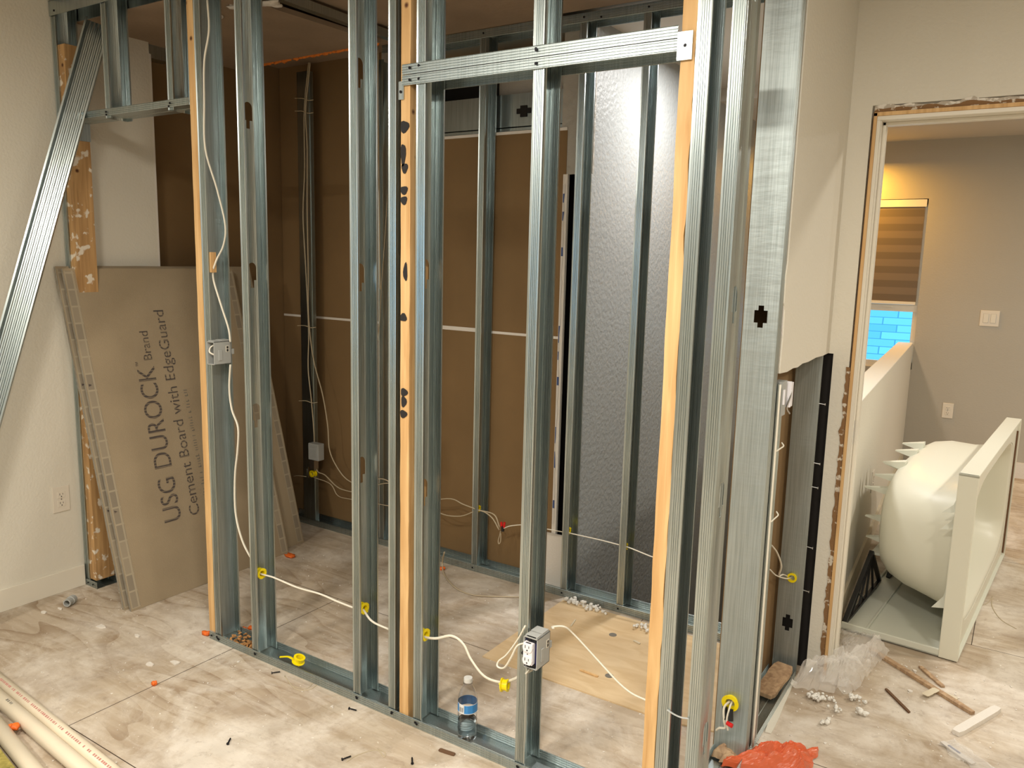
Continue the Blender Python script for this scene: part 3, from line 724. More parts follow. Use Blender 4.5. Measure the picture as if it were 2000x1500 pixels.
mm = Matrix((lx, ly, lz)).transposed().to_4x4(); mm.translation = base; o.matrix_world = mm
tag(o, 'loose steel stud leaning diagonally against the left header beside the white wall', 'metal stud')

bn = Vector((1.46, 0, .385)).normalized(); bv = Vector((-.385, 0, 1.46)).normalized()
def board(xb, y0, y1, label, length=1.51, th=.0125, text=False, seed=0):
    e = empty('cement_board', (xb, (y0+y1)/2, 0)); tag(e, label, 'cement board', 'cement boards leaning in the left opening')
    bpy.context.view_layer.update()
    def P(u, v, n_): return Vector((xb, y0, 0))+Vector((0, 1, 0))*u+bv*v+bn*n_
    W = y1-y0
    q = MB(); N_ = 24
    def ed(k, amp=.0018): return amp*noise.noise(Vector((k*.9, seed, 3)))
    # core slab with slightly worn outline
    ring = [(ed(i), length*i/N_) for i in range(N_+1)]+[(W*i/12, length+ed(i+40)) for i in range(1, 12)]+[(W+ed(i+80), length*(1-i/N_)) for i in range(N_+1)]+[(W*(1-i/12), ed(i+120)+.001) for i in range(1, 12)]
    n = len(ring)
    q.v = [tuple(P(u, v, 0)) for u, v in ring]+[tuple(P(u, v, -th)) for u, v in ring]
    q.f = [tuple(range(n)), tuple(range(n, 2*n))[::-1]]+[(i, n+i, n+(i+1) % n, (i+1) % n) for i in range(n)]
    q.mi = [0, 0]+[1]*n
    q.build('panel', ['cement', 'cementedge'], e)
    for u0 in (.004, W-.044):
        s_ = MB(); s_.add([P(u0, .01, .0006), P(u0+.04, .01, .0006), P(u0+.04, length-.01, .0006), P(u0, length-.01, .0006)], [(0, 1, 2, 3)])
        o_ = s_.build('edge_tape', 'edgetape', e)
        uvl = o_.data.uv_layers.new(name='UVMap'); uvs = {0: (0, 0), 1: (.04, 0), 2: (.04, length), 3: (0, length)}
        for l in o_.data.loops: uvl.data[l.index].uv = uvs[l.vertex_index]
    if text:
        def words(body, u, v, length_, cap, slope=0.0, wide=1.0, ang=0.0):
            c = D.curves.new('t', 'FONT'); c.body = body; c.size = 1; ob = D.objects.new('t', c); C.objects.link(ob)
            bpy.context.view_layer.update()
            dg = bpy.context.evaluated_depsgraph_get(); me_ = D.meshes.new_from_object(ob.evaluated_get(dg))
            D.objects.remove(ob)
            xs = [v_.co.x for v_ in me_.vertices]; x0_, x1_ = min(xs), max(xs)
            base_cap = .70
            for v_ in me_.vertices:
                tx = (v_.co.x-x0_)/(x1_-x0_)*length_; ty = v_.co.y/base_cap*cap
                # reading direction runs up the board, letter tops toward the near edge
                uu = u-ty+tx*ang; vv = v+tx
                v_.co = P(uu, vv, .0012)
            for p_ in me_.polygons: p_.use_smooth = False
            me_.materials.clear(); me_.materials.append(M['ink'])
            ot = D.objects.new('stamped_text', me_); C.objects.link(ot); ot.parent = e; ot.matrix_parent_inverse = Matrix.Translation(-e.location)
            # keep object space running along the writing so the ink bands break it up
            return ot
        words('USG DUROCK', .315, .33, .72, .088, ang=.02)
        words('Brand', .328, 1.08, .135, .042, ang=.02)
        words('\u2122', .262, 1.055, .02, .02)
        words('Cement Board with EdgeGuard', .412, .33, .98, .052, ang=.02)
        s_ = MB(); rr = random.Random(5); v = .38
        while v < .92:      # a worn, no longer legible line
            w_ = rr.uniform(.006, .011)
            if rr.random() < .8:
                uu = .468+.01*(v-.4); hh = rr.uniform(.012, .02)
                s_.add([P(uu, v, .001), P(uu, v+w_*.4, .001), P(uu-hh, v+w_*.4, .001), P(uu-hh, v, .001)], [(0, 1, 2, 3)])
                if rr.random() < .5: s_.add([P(uu, v, .001), P(uu, v+w_, .001), P(uu-.003, v+w_, .001), P(uu-.003, v, .001)], [(0, 1, 2, 3)])
            v += w_+.005
        s_.build('worn_print', 'blk2', e)
    for vv in (.43, .99):
        MB().add([P(.012, vv, .0012), P(.026, vv+.006, .0012), P(.012, vv+.014, .0012)], [(0, 1, 2)]).build('arrow_mark', 'ink', e)
    return e
board(-3.118, 1.842, 2.715, 'front cement board of the leaning stack with large stamped lettering', text=True, seed=1)
board(-3.155, 1.832, 2.70, 'middle cement board, its near edge just behind the lettered one', seed=2, length=1.518)
board(-3.175, 2.00, 2.872, 'rear cement board of the stack, its far edge beside the dark corner', seed=3, length=1.52)

# ------------------------------------------------------------------ pipes, timber and odd pieces on the floor
def pipe(p0, p1, r, label, marks=None, ink='pink'):
    a = Vector(p0); b = Vector(p1); e = empty('plastic_pipe', ((a+b)/2)[:]); tag(e, label, 'pipe', 'plastic pipes on the floor'); bpy.context.view_layer.update()
    q = MB(); n = 24; d = (b-a).normalized(); s1 = d.cross(Vector((0, 0, 1))).normalized(); s2 = s1.cross(d)
    k = []
    for rr_, pt in ((r, a), (r, b), (r*.86, b), (r*.86, a)):
        k.append(len(q.v)); q.v += [tuple(pt+s1*math.cos(2*math.pi*j/n)*rr_+s2*math.sin(2*math.pi*j/n)*rr_) for j in range(n)]
    for i in range(4):
        A_, B_ = k[i], k[(i+1) % 4]
        for j in range(n): q.f.append((A_+j, A_+(j+1) % n, B_+(j+1) % n, B_+j)); q.mi.append(0)
    q.build('tube', 'pvc', e, smooth=True)
    if marks:
        s_ = MB(); rr = random.Random(len(label)); t = marks[0]; L = (b-a).length
        while t < marks[1]:
            w_ = rr.uniform(.004, .009)
            th = math.radians(marks[2])
            def Q(tt, ang): return a+d*tt+(s1*math.cos(ang)+s2*math.sin(ang))*(r+.0006)
            if rr.random() < .8: s_.add([Q(t, th), Q(t+w_, th), Q(t+w_, th+.33), Q(t, th+.33)], [(0, 1, 2, 3)])
            t += w_+rr.uniform(.002, .008)
        s_.build('worn_print', ink, e)
    return e
pipe((-3.25, 1.2535, .0222), (-1.75, 1.1438, .0222), .022, 'thin-walled white pipe furthest from the camera with a red printed line', (.25, 1.35, 62))
pipe((-3.20, 1.2042, .0237), (-1.70, 1.0900, .0237), .0235, 'white pipe lying second, touching the one with red print', (.46, .50, 75), 'blk2')
pipe((-2.80, 1.1146, .0240), (-1.70, .9520, .0240), .0238, 'white pipe nearest the camera beside the greenish timber')
o = MB().bar((-3.1, 1.078, .0195), (-1.8, .885, .0195), .088, .038).build('timber', 'treated', bevel=.003)
tag(o, 'greenish treated timber in the bottom left corner beside the nearest pipe', 'timber')
o = lumps('foam_scrap', 'orange', [((*at(30, 1418, Z=.03)[:2], .028), (.016, .013, .012)), ((*at(22, 1422, Z=.02)[:2], .02), (.012, .012, .01))])
tag(o, 'orange scrap caught between the white pipes', 'scrap')
for px, py, s_, lb in ((565, 1085, .03, 'orange scrap on the closet floor beside the cement boards'), (472, 1228, .018, 'orange scrap inside the frame near the corner post'),
                       (490, 1226, .015, 'small orange scrap right beside the corner post scrap'), (402, 1236, .02, 'orange scrap outside the corner post'),
                       (862, 1110, .018, 'orange scrap by the back track behind the tall post'), (300, 1335, .011, 'tiny orange flake on the seam of the subfloor')):
    p = at(px, py, Z=.008); o = lumps('foam_scrap', 'orange', [((p.x, p.y, .008), (s_, s_*.6, .009)), ((p.x+s_*.6, p.y+.004, .010), (s_*.5, s_*.5, .008))]); tag(o, lb, 'scrap', 'orange scraps')
# grey pipe coupling
e = empty('pipe_coupling', (-3.393, 1.726, .018)); tag(e, 'small grey plastic coupling lying near the left wall', 'coupling'); bpy.context.view_layer.update()
q = MB(); q.lathe([(.013, -.028), (.019, -.028), (.019, -.004), (.0165, -.003), (.0165, .026), (.012, .026), (.012, -.028)], (0, 0, 0), 20)
q.xf(Matrix.Translation((-3.393, 1.726, .019)) @ Matrix.Rotation(math.radians(35), 4, 'Z') @ Matrix.Rotation(math.radians(86), 4, 'X')); q.build('body', 'box', e, smooth=False)
# plywood patch
pt = MB().prism([(-1.66, 2.405), (-.90, 2.405), (-.74, 2.44), (-.74, 3.06), (-1.66, 3.05)], .0, .005)
tag(pt.build('plywood_patch', 'ply'), 'clean tan plywood sheet let into the closet floor', 'plywood')
for px, py, lb in ((1197, 1240, 'dark knot disc in the tan plywood near the back track'), (1190, 1320, 'dark knot disc in the tan plywood nearest the camera')):
    p = at(px, py, Z=.005); o = MB().cyl((p.x, p.y, .005), (p.x, p.y, .0062), .016, 20).build('wood_plug', 'blk2'); tag(o, lb, 'wood plug')
# clean wood chips inside the corner of the track
q = MB(); random.seed(9)
for i in range(90):
    x = random.uniform(-2.56, -2.40); y = random.uniform(FY+.006, FY+.085); z = .004+random.random()*.014; a_ = random.uniform(0, 3.14)
    q.bar((x, y, z), (x+.018*math.cos(a_), y+.012*math.sin(a_), z+random.uniform(-.003, .006)), .008, .003)
tag(q.build('wood_chips', 'chipm'), 'broken wood chips lying in the floor track by the corner post', 'wood chips', kind='stuff')

# screws, chips, strips
def floor_screw(px, py, ang, lb):
    p = at(px, py, Z=0); q = MB(); d = Vector((math.cos(ang), math.sin(ang), 0)); z = Vector((0, 0, .0045))
    q.cyl(p+z-d*.016, p+z+d*.013, .0018, 8).cyl(p+z-d*.018, p+z-d*.015, .0045, 12)
    for i in range(7): q.cyl(p+z+d*(-.008+i*.003), p+z+d*(-.0072+i*.003), .0026, 8)
    tag(q.build('drywall_screw', 'screw'), lb, 'screw', 'loose black screws')
floor_screw(540, 1315, .9, 'black screw resting by the front track below the yellow grommet')
floor_screw(690, 1388, .2, 'black screw below the track between the corner and the black-marked post')
floor_screw(448, 1449, 2.2, 'black screw on the subfloor furthest to the left')
floor_screw(678, 1482, 1.2, 'black screw at the bottom edge left of the post')
floor_screw(805, 1487, 2.3, 'black screw at the bottom edge below the water bottle')
def stick(a, b, w_, h, mt, name, lb, cat, z=.0, tilt=0):
    a = Vector(a); b = Vector(b)
    q = MB(); n = 10
    for i in range(n+1):
        t = i/n; p = a.lerp(b, t); d = (b-a).normalized(); s_ = Vector((-d.y, d.x, 0)); ww = w_*(1+.12*noise.noise(Vector((t*5, len(lb), 0))))*(1 if 0 < i < n else .75)
        q.v += [tuple(p-s_*ww/2), tuple(p+s_*ww/2), tuple(p+s_*ww/2+Vector((0, 0, h))), tuple(p-s_*ww/2+Vector((0, 0, h)))]
    for i in range(n):
        for k in range(4): q.f.append((i*4+k, i*4+(k+1) % 4, i*4+4+(k+1) % 4, i*4+4+k)); q.mi.append(0)
    q.f += [(3, 2, 1, 0), (n*4, n*4+1, n*4+2, n*4+3)]; q.mi += [0, 0]
    return tag(q.build(name, mt), lb, cat)
def fp(px, py, z=.001): p = at(px, py, Z=z); return (p.x, p.y, z)
stick(fp(858, 1465), fp(888, 1475), .014, .004, 'rust', 'wood_splinter', 'reddish wood splinter on the floor left of the water bottle', 'splinter')
stick(fp(1687, 1262), fp(1900, 1396), .022, .012, 'woodsc', 'wood_strip', 'long weathered wood strip on the floor in front of the tub', 'wood strip')
stick(fp(1797, 1303), fp(1842, 1343), .018, .006, 'woodsc', 'wood_strip', 'short bent wood strip beside the long one', 'wood strip')
stick(fp(1730, 1347), fp(1776, 1393), .010, .006, 'rust', 'wood_strip', 'thin brown wood sliver lying apart on the floor', 'wood strip')
stick(fp(1866, 1436), fp(1948, 1388), .030, .016, 'gyp', 'trim_offcut', 'dusty white square-edged offcut at bottom right', 'offcut')
stick(fp(1806, 1358, .014), fp(1830, 1346, .014), .025, .002, 'rawtrim', 'paper_scrap', 'cream paper scrap lying across the long wood strip', 'paper scrap')
stick(fp(1846, 1355), fp(1870, 1366), .016, .003, 'rawtrim', 'paper_scrap', 'cream chip right of the long wood strip', 'paper scrap')
stick(fp(1133, 1309, .006), fp(1168, 1322, .006), .010, .004, 'wood', 'wood_sliver', 'pale sliver on the tan plywood right of the receptacle box', 'sliver')
stick(fp(1115, 1224, .006), fp(1124, 1211, .006), .006, .004, 'rawtrim', 'wood_sliver', 'small cream sliver near the back track', 'sliver')
stick(fp(1238, 1252, .006), fp(1250, 1258, .006), .008, .004, 'rawtrim', 'wood_sliver', 'small cream sliver by the plug in the plywood', 'sliver')
stick((-.66, 2.74, .012), (-.635, 2.93, .050), .075, .014, 'woodsc', 'wood_offcut', 'grooved grey wood offcut standing in the side track by the doorway', 'offcut')
stick(fp(1500, 1432), fp(1548, 1322), .026, .003, 'wall', 'paper_strip', 'torn drywall paper strip along the side track', 'paper strip')
random.seed(12)
def fluff(pts, lb, n=14, sp=.03, r=.011):
    L = []
    for (px, py) in pts:
        p = at(px, py, Z=.01)
        for i in range(n): L.append(((p.x+random.gauss(0, sp), p.y+random.gauss(0, sp*.45), .010+random.random()*r), r*random.uniform(.4, 1.1)))
    tag(lumps('insulation_fluff', 'fluff', L, 1), lb, 'insulation fluff', kind='stuff')
fluff([(1155, 1190), (1150, 1184), (1122, 1176)], 'white fluff heaped on the back track under the grey wall', 12, .03, .010)
fluff([(1250, 1226), (1262, 1232)], 'white fluff by the back track near the right jamb', 10, .03, .009)
fluff([(1590, 1363), (1610, 1362), (1672, 1366)], 'white fluff on the floor below the clear plastic film', 16, .022, .009)
fluff([(1638, 1389), (1678, 1392), (1610, 1412)], 'scattered white fluff on the floor at right', 7, .012, .010)
# general crumbs
q = MB(); random.seed(33)
def crumb(x, y, s_):
    a_ = random.uniform(0, 6.28); pts = [(x+s_*random.uniform(.5, 1)*math.cos(a_+k*1.26), y+s_*random.uniform(.5, 1)*math.sin(a_+k*1.26)) for k in range(5)]
    q.prism(pts, .0005, .0015+s_*.25, 0)
for i in range(260):
    x = random.uniform(-3.4, -.6); y = random.uniform(.9, 1.86); crumb(x, y, random.uniform(.001, .0042) if random.random() < .97 else random.uniform(.006, .012))
for i in range(260):
    x = random.uniform(-3.0, -.8); y = random.uniform(2.02, 3.05); crumb(x, y, random.uniform(.001, .0045))
for i in range(330):
    x = random.uniform(-.58, .3); y = random.uniform(2.1, 3.4); crumb(x, y, random.uniform(.001, .005) if random.random() < .95 else random.uniform(.006, .013))
tag(q.build('plaster_crumbs', 'gyp'), 'white plaster crumbs strewn over the dusty subfloor', 'crumbs', kind='stuff')
for px, py, s_, lb in ((86, 1197, .022, 'white plaster flake nearest the left baseboard'), (117, 1190, .016, 'white plaster flake beside the grey coupling'), (197, 1225, .03, 'large white plaster flake below the cement boards'),
                       (268, 1243, .02, 'white plaster flake left of the corner post'), (342, 1295, .03, 'white plaster flake on the seam below the corner post'), (293, 1298, .026, 'flat grey flake left of the seam')):
    p = at(px, py, Z=0); qq = MB(); a_ = random.random()*6
    qq.prism([(p.x+s_*random.uniform(.5, 1)*math.cos(a_+k*.9), p.y+.6*s_*random.uniform(.5, 1)*math.sin(a_+k*.9)) for k in range(7)], .0005, .005)
    tag(qq.build('plaster_flake', 'gyp'), lb, 'plaster flake', 'plaster flakes')

# ------------------------------------------------------------------ cables and grommets
def cable(pts, lb, r=.0040, mt='cable', flat=True, name='cable'):
    return tag(MB().tube(pts, r, 8, 0, True, r*.62 if flat else None).build(name, mt, smooth=True), lb, 'cable')
cy_ = FY+.04
def grommet(p, axis, lb, r=.021, tip=0):
    """round yellow bushing: wide flange ring, a second collar and tabs; axis is its through direction"""
    p = Vector(p); ax = Vector(axis).normalized(); z = Vector((0, 0, 1)) if abs(ax.z) < .9 else Vector((0, 1, 0)); s_ = ax.cross(z).normalized(); t_ = s_.cross(ax)
    q = MB(); n = 24
    prof = [(.55, -.012), (1.0, -.012), (1.0, -.009), (.78, -.008), (.78, .005), (.9, .006), (.9, .010), (.55, .010)]
    k = len(q.v)
    for rr_, h in prof:
        for j in range(n): q.v.append(tuple(p+ax*h+(s_*math.cos(2*math.pi*j/n)+t_*math.sin(2*math.pi*j/n))*r*rr_))
    for i in range(len(prof)):
        for j in range(n):
            a_, b2 = k+i*n, k+((i+1) % len(prof))*n; q.f.append((a_+j, a_+(j+1) % n, b2+(j+1) % n, b2+j)); q.mi.append(0)
    for j in range(4): 
        dv = s_*math.cos(j*1.57+.6)+t_*math.sin(j*1.57+.6); q.bar(p+dv*r*.85-ax*.0135, p+dv*r*.95-ax*.0135, .004, .003)
    return tag(q.build('cable_grommet', 'yellow'), lb, 'cable grommet', 'yellow cable grommets')
g1 = (-2.388, cy_, .262); g2 = (-1.853, cy_, .268); g3 = (-1.58, cy_, .262)
def on(px, py, y=cy_): p = at(px, py, Y=y); return (p.x, p.y, p.z)
gA = on(511, 1120); gB = on(711, 1188); gC = on(829, 1239)
grommet((-2.380, gA[1], gA[2]), (-1, 0, 0), 'yellow grommet in the stud right of the corner post')
grommet((-1.845, gB[1], gB[2]), (-1, 0, 0), 'yellow grommet in the stud left of the black-marked post')
grommet((-1.572, gC[1], gC[2]), (-1, 0, 0), 'yellow grommet in the stud right of the black-marked post')
grommet(on(987, 1338, FY+.03), (1, .25, .1), 'yellow grommet hanging loose on the cable beside the receptacle stud')
p = at(568, 1302, Z=.033); grommet((p.x, FY+.03, .045), (.3, .1, 1), 'yellow grommet lying in the front floor track', r=.024)
tag(MB().tube([(p.x-.085, FY+.012, .036), (p.x-.06, FY+.03, .037), (p.x-.03, FY+.03, .036)], .006, 6, 0, True, .0015).build('plastic_tab', 'yellow'), 'yellow broken tab beside the grommet in the track', 'plastic tab')
cable([on(405, 0, FY-.01), on(408, 60, FY-.012), on(399, 120, FY-.012), on(399, 200, FY-.012), on(401, 290, FY-.012), on(424, 370, FY+.03), on(440, 440, FY+.05), on(436, 480, FY+.05), on(422, 510, FY+.02), on(416, 540, FY+.02), on(430, 590, FY+.03),
       on(446, 640, FY+.04), on(450, 668, FY+.04)], 'white cable running down the corner stud to the grey box')
cable([on(450, 712, FY+.04), on(448, 760, FY+.04), on(453, 800, FY+.04), on(465, 835, FY+.03), on(464, 880, FY+.03), on(459, 930, FY+.03), on(460, 1000, FY+.03), on(473, 1055, FY+.03), on(493, 1095, cy_), (-2.39, cy_, gA[2]), on(535, 1128), on(580, 1147), on(625, 1160), on(660, 1175), on(695, 1188),
       (-1.85, cy_, gB[2]), on(725, 1212), on(755, 1227), on(790, 1240, FY+.1), (-1.60, cy_+.05, gC[2]+.01), (-1.575, cy_, gC[2]-.006), on(850, 1247), on(882, 1242), on(905, 1258), on(920, 1288), on(945, 1320), on(975, 1332), on(1000, 1328), (-1.16, FY+.06, .31)],
      'white cable looping through the yellow grommets low along the front wall', r=.0045)
# cable right of the receptacle box down to the jamb
def on2(px, py, y): return tuple(at(px, py, Y=y))
cable([(-1.10, FY+.075, .455), on2(1080, 1224, FY+.09), on2(1102, 1224, FY+.11), on2(1120, 1238, FY+.13), on2(1150, 1270, FY+.13), on2(1180, 1303, FY+.12), on2(1210, 1335, FY+.11), on2(1235, 1355, FY+.10), on2(1262, 1368, FY+.10), (-.75, FY+.1, .30)], 'white cable drooping from the receptacle box to the right jamb', r=.0046)
cable([on2(1026, 1222, FY-.02), on2(1012, 1248, FY-.02), on2(990, 1278, FY-.025), on2(974, 1291, FY-.025), on2(972, 1302, FY-.03), on2(985, 1304, FY-.03), on2(998, 1285, FY-.03), on2(1010, 1262, FY-.03), on2(1024, 1256, FY-.022), on2(1036, 1250, FY-.02)],
      'short white cable loop hanging at the left of the receptacle box', r=.0042)
cable([on2(1036, 1302, FY+.02), on2(1030, 1312, FY+.0), on2(1026, 1316, FY-.005)], 'short white cable end below the receptacle box', r=.003)
# inside the closet
by = BY-.012
cable([on2(603, 122, by), on2(600, 150, by), on2(596, 190, by), on2(594, 240, by), on2(595, 330, by), on2(592, 420, by), on2(597, 520, by), on2(601, 600, by), on2(603, 660, by), on2(602, 720, by), on2(608, 780, by), on2(613, 840, by), on2(614, 868, by)], 'left of the two pale cables running down the back corner', mt='slate')
cable([on2(606, 122, by-.01), on2(602, 160, by-.01), on2(597, 220, by-.01), on2(600, 290, by-.01), on2(600, 400, by-.01), on2(602, 520, by-.01), on2(603, 620, by-.01), on2(612, 700, by-.01), on2(630, 770, by-.01), on2(640, 830, by-.01), on2(644, 880, by-.01), on2(660, 915, by-.01), on2(680, 938, by-.01),
       on2(705, 945, by-.01), on2(745, 935, by-.01), on2(775, 950, by-.01), on2(830, 975, by-.01), on2(880, 974, by-.01), on2(905, 985, by-.01), on2(935, 996, by+.02), on2(965, 1005, by), on2(976, 1030, by)], 'right pale cable curving from the back corner across the brown panel', mt='slate')
cable([on2(616, 897, by), on2(620, 920, by), on2(635, 928, by), on2(655, 948, by), on2(672, 957, by), on2(700, 960, by), on2(745, 945, by), on2(780, 948, by), on2(830, 978, by), on2(862, 1003, by), on2(900, 1008, by), on2(935, 997, by+.02), on2(960, 1010, by), on2(975, 1035, by)], 'pale cable looping low along the back frame', mt='slate')
cable([on2(612, 932, by), on2(645, 945, by), on2(660, 968, by), on2(685, 975, by), on2(760, 988, by)], 'thin pale cable from the back corner grommet', r=.003, mt='slate')
cable([on2(574, 930, by), on2(582, 929, by), on2(598, 931, by)], 'short pale cable left of the back corner stud', r=.003, mt='slate')
cable([on2(739, 90, by), on2(738, 180, by), on2(740, 330, by), on2(742, 520, by), on2(743, 565, by)], 'pale cable hanging straight beside the back studs', mt='slate')
cable([on2(757, 380, by), on2(750, 490, by), on2(745, 560, by), on2(742, 620, by), on2(738, 665, by)], 'thin cord knotted to the hanging cable', r=.002, mt='slate')
grommet((-3.33, BY-.002, .31), (0, -1, 0), 'yellow grommet in the dim back corner stud', r=.022)
grommet((-2.204, by+.04, on2(938, 996, by+.03)[2]), (-1, 0, 0), 'yellow grommet in the back stud before the brown panel', r=.018)
gx = on2(1116, 1038, BY+.03); grommet((-1.692, BY+.03, gx[2]), (-1, 0, 0), 'yellow grommet in the back stud left of the grey wall', r=.018)
gy = on2(1223, 1068, BY+.03); grommet((-1.404, BY+.03, gy[2]), (-1, 0, 0), 'yellow grommet in the middle grey wall stud', r=.018)
cable([on2(984, 1032, by), on2(998, 1027, by), on2(1030, 1025, by+.03), on2(1062, 1032, by+.03), on2(1100, 1039, by+.04), on2(1120, 1043, by+.04), on2(1170, 1054, by+.04), on2(1205, 1063, by+.04), on2(1230, 1070, by+.04), on2(1275, 1088, by+.04), on2(1310, 1098, by+.04)], 'pale cable crossing the grey wall through two grommets')
wn_ = empty('wire_nut_splice', on2(982, 1032, by)); tag(wn_, 'splice with red and black wire nuts hanging before the brown panel', 'wire splice'); bpy.context.view_layer.update()
for dx, dz, mt in ((-.006, .018, 'redp'), (.006, .02, 'redp'), (0, 0, 'black')):
    c = Vector(on2(982, 1032, by)); MB().cyl(c+Vector((dx, 0, dz-.014)), c+Vector((dx*1.6, 0, dz+.012)), .008 if mt == 'black' else .006, 10).build('wire_nut', mt, wn_)
c = Vector(on2(976, 1045, by)); MB().tube([c+Vector((.004, 0, .02)), c, c+Vector((-.008, 0, -.03)), c+Vector((-.004, 0, -.045)), c+Vector((.006, 0, -.03)), c+Vector((.006, 0, .01))], .0022, 6).build('wires', 'slate', wn_)
cable([fp(868, 1078, .12), fp(864, 1100, .03), fp(868, 1122, .006), fp(890, 1148, .005), fp(925, 1162, .005), fp(975, 1165, .005), fp(1020, 1166, .005)], 'pale cable end lying on the closet floor by the back track', mt='slate')
cable([fp(556, 1320), fp(575, 1344), fp(600, 1348), fp(618, 1338), fp(612, 1333), fp(598, 1345), fp(570, 1340)], 'thin tangled cord on the floor by the front track', r=.0018, mt='slate')
cable([fp(676, 1488), fp(700, 1474), fp(735, 1465), fp(750, 1478), fp(752, 1470), fp(738, 1462)], 'thin curled cord at the bottom edge of the floor', r=.0018, mt='slate')
cable([fp(1910, 1185), fp(1928, 1178), fp(1937, 1168)], 'dark wire end on the landing floor behind the tub', r=.002, mt='slate')
cable([fp(1938, 1165), fp(1938, 1185), fp(1955, 1210), fp(1985, 1228)], 'thin cream cord on the floor right of the tub', r=.0022, mt='slate')
# side wall cables
sx = SX-.002+.006
cable([(sx, 2.383, 1.20), (sx, 2.384, .9), (sx, 2.386, .6), (sx, 2.388, .3), (sx, 2.39, .03)], 'white cable running straight down the side wall stud', r=.0055)
for z, lb in ((1.0, 'upper pale cable tie hooked round the side wall stud'), (.78, 'lower pale cable tie hooked round the side wall stud')):
    tag(MB().tube([(sx+.005, 2.384, z), (sx+.006, 2.42, z+.001), (sx+.006, 2.455, z+.002), (sx-.002, 2.462, z+.010)], .0022, 6).build('cable_tie', 'cable'), lb, 'cable tie', 'cable ties')
cable([on2(1507, 1065, 2.75), on2(1518, 1080, 2.8), on2(1526, 1105, 2.85), on2(1521, 1124, 2.9), on2(1530, 1122, 2.94), on2(1540, 1127, 2.965)], 'upper of the two white cables entering the far side wall grommet', r=.0036)
cable([on2(1503, 1112, 2.75), on2(1516, 1124, 2.85), on2(1535, 1130, 2.93), on2(1545, 1128, 2.97)], 'lower of the two white cables entering the far side wall grommet', r=.0036)
grommet((at(1548, 1127, Y=2.97).x, 2.968, at(1548, 1127, Y=2.97).z), (0, -1, 0), 'yellow grommet in the last side wall stud by the doorway', r=.020)
MB().cyl((at(1548, 1127, Y=2.97).x, 2.9675, at(1548, 1127, Y=2.97).z), (at(1548, 1127, Y=2.97).x, 2.969, at(1548, 1127, Y=2.97).z), .012, 16)
gp = at(1428, 1370, Y=2.328); grommet(tuple(gp), (0, 1, .1), 'large yellow grommet low on the wrinkled side wall stud', r=.027)
gd = at(1493, 1028, Y=2.52); grommet((gd.x-.01, 2.52, gd.z), (1, 0, 0), 'yellow grommet seen edge-on beside the side wall cable', r=.016)
sp_ = empty('wire_nut_splice', tuple(gp)); tag(sp_, 'splice with black and red wire nuts hanging from the large grommet', 'wire splice'); bpy.context.view_layer.update()
for a_, b2, mt, r_ in (((-.012, -.02, -.012), (-.006, -.03, -.048), 'black', .008), ((.006, -.02, -.014), (.012, -.032, -.046), 'black', .008), ((.002, -.035, -.054), (.020, -.04, -.056), 'redp', .007)):
    MB().cyl(gp+Vector(a_), gp+Vector(b2), r_, 10).build('wire_nut', mt, sp_)
MB().tube([gp+Vector((-.004, 0, 0)), gp+Vector((-.012, -.03, -.01)), gp+Vector((-.008, -.035, -.05)), gp+Vector((-.004, -.03, -.075)), gp+Vector((-.022, -.03, -.083)), gp+Vector((-.034, -.02, -.10))], .0035, 6).build('wires', 'cable', sp_)
MB().tube([gp+Vector((.004, 0, .002)), gp+Vector((.004, -.024, -.006)), gp+Vector((.0, -.034, -.045)), gp+Vector((.006, -.034, -.078))], .003, 6).build('wires', 'cable', sp_)
zt = on2(1325, 1397, FY-.004)
tag(MB().tube([(-.700, FY-.003, zt[2]+.004), (-.68, FY-.006, zt[2]), (-.66, FY-.006, zt[2]-.002), (-.640, FY-.003, zt[2])], .0035, 6, 0, True, .0015).build('cable_tie', 'box'), 'grey plastic strap across the gap of the two corner studs', 'cable tie', 'cable ties')
for px0, py0, lb in ((580, 192, 'upper'), (580, 217, 'second'), (585, 636, 'third'), (588, 783, 'lowest')):
    tag(MB().tube([on2(px0-4, py0, BY-.004), on2(px0+10, py0, BY-.016), on2(px0+22, py0+4, BY-.016), on2(px0+32, py0+3, BY-.004)], .0022, 6).build('cable_tie', 'slate'), lb+' pale cable tie holding the back corner cables', 'cable tie', 'cable ties')

# ------------------------------------------------------------------ electrical boxes and plates
def device_box(x0, x1, y0, y1, z0, z1, lb, outlet=True, cat='electrical box'):
    c = ((x0+x1)/2, y0, (z0+z1)/2)
    e = empty('electrical_box', c); tag(e, lb, cat); bpy.context.view_layer.update()
    t = .003; q = MB()
    q.box((x0, y0, z0), (x0+t, y1, z1)).box((x1-t, y0, z0), (x1, y1, z1)).box((x0, y0, z0), (x1, y1, z0+t)).box((x0, y0, z1-t), (x1, y1, z1)).box((x0, y1-t, z0), (x1, y1, z1))
    zc = (z0+z1)/2; yc = (y0+y1)/2
    q.box((x0+.004, y0+.004, z1), (x1-.004, yc-.006, z1+.004)).box((x0+.004, yc-.002, z1), (x1-.004, y1-.003, z1+.005))
    q.build('shell', 'box', e, bevel=.0008)
    MB().box((x1, y0+.052, zc+.002), (x1+.0012, y0+.066, zc+.026)).box((x1+.001, y0+.055, zc+.004), (x1+.0016, y0+.063, zc+.0135), 1).box((x1+.001, y0+.055, zc+.0155), (x1+.0016, y0+.063, zc+.024), 1).build('clamp_window', ['trim', 'slot'], e)
    MB().box((x1, y0+.018, zc-.028), (x1+.004, y0+.034, zc+.012)).build('nail_boss', 'box', e, bevel=.001)
    MB().box((x1-.008, y1, zc-.008), (x1, y1+.012, zc+.012)).build('side_ear', 'box', e)
    return e
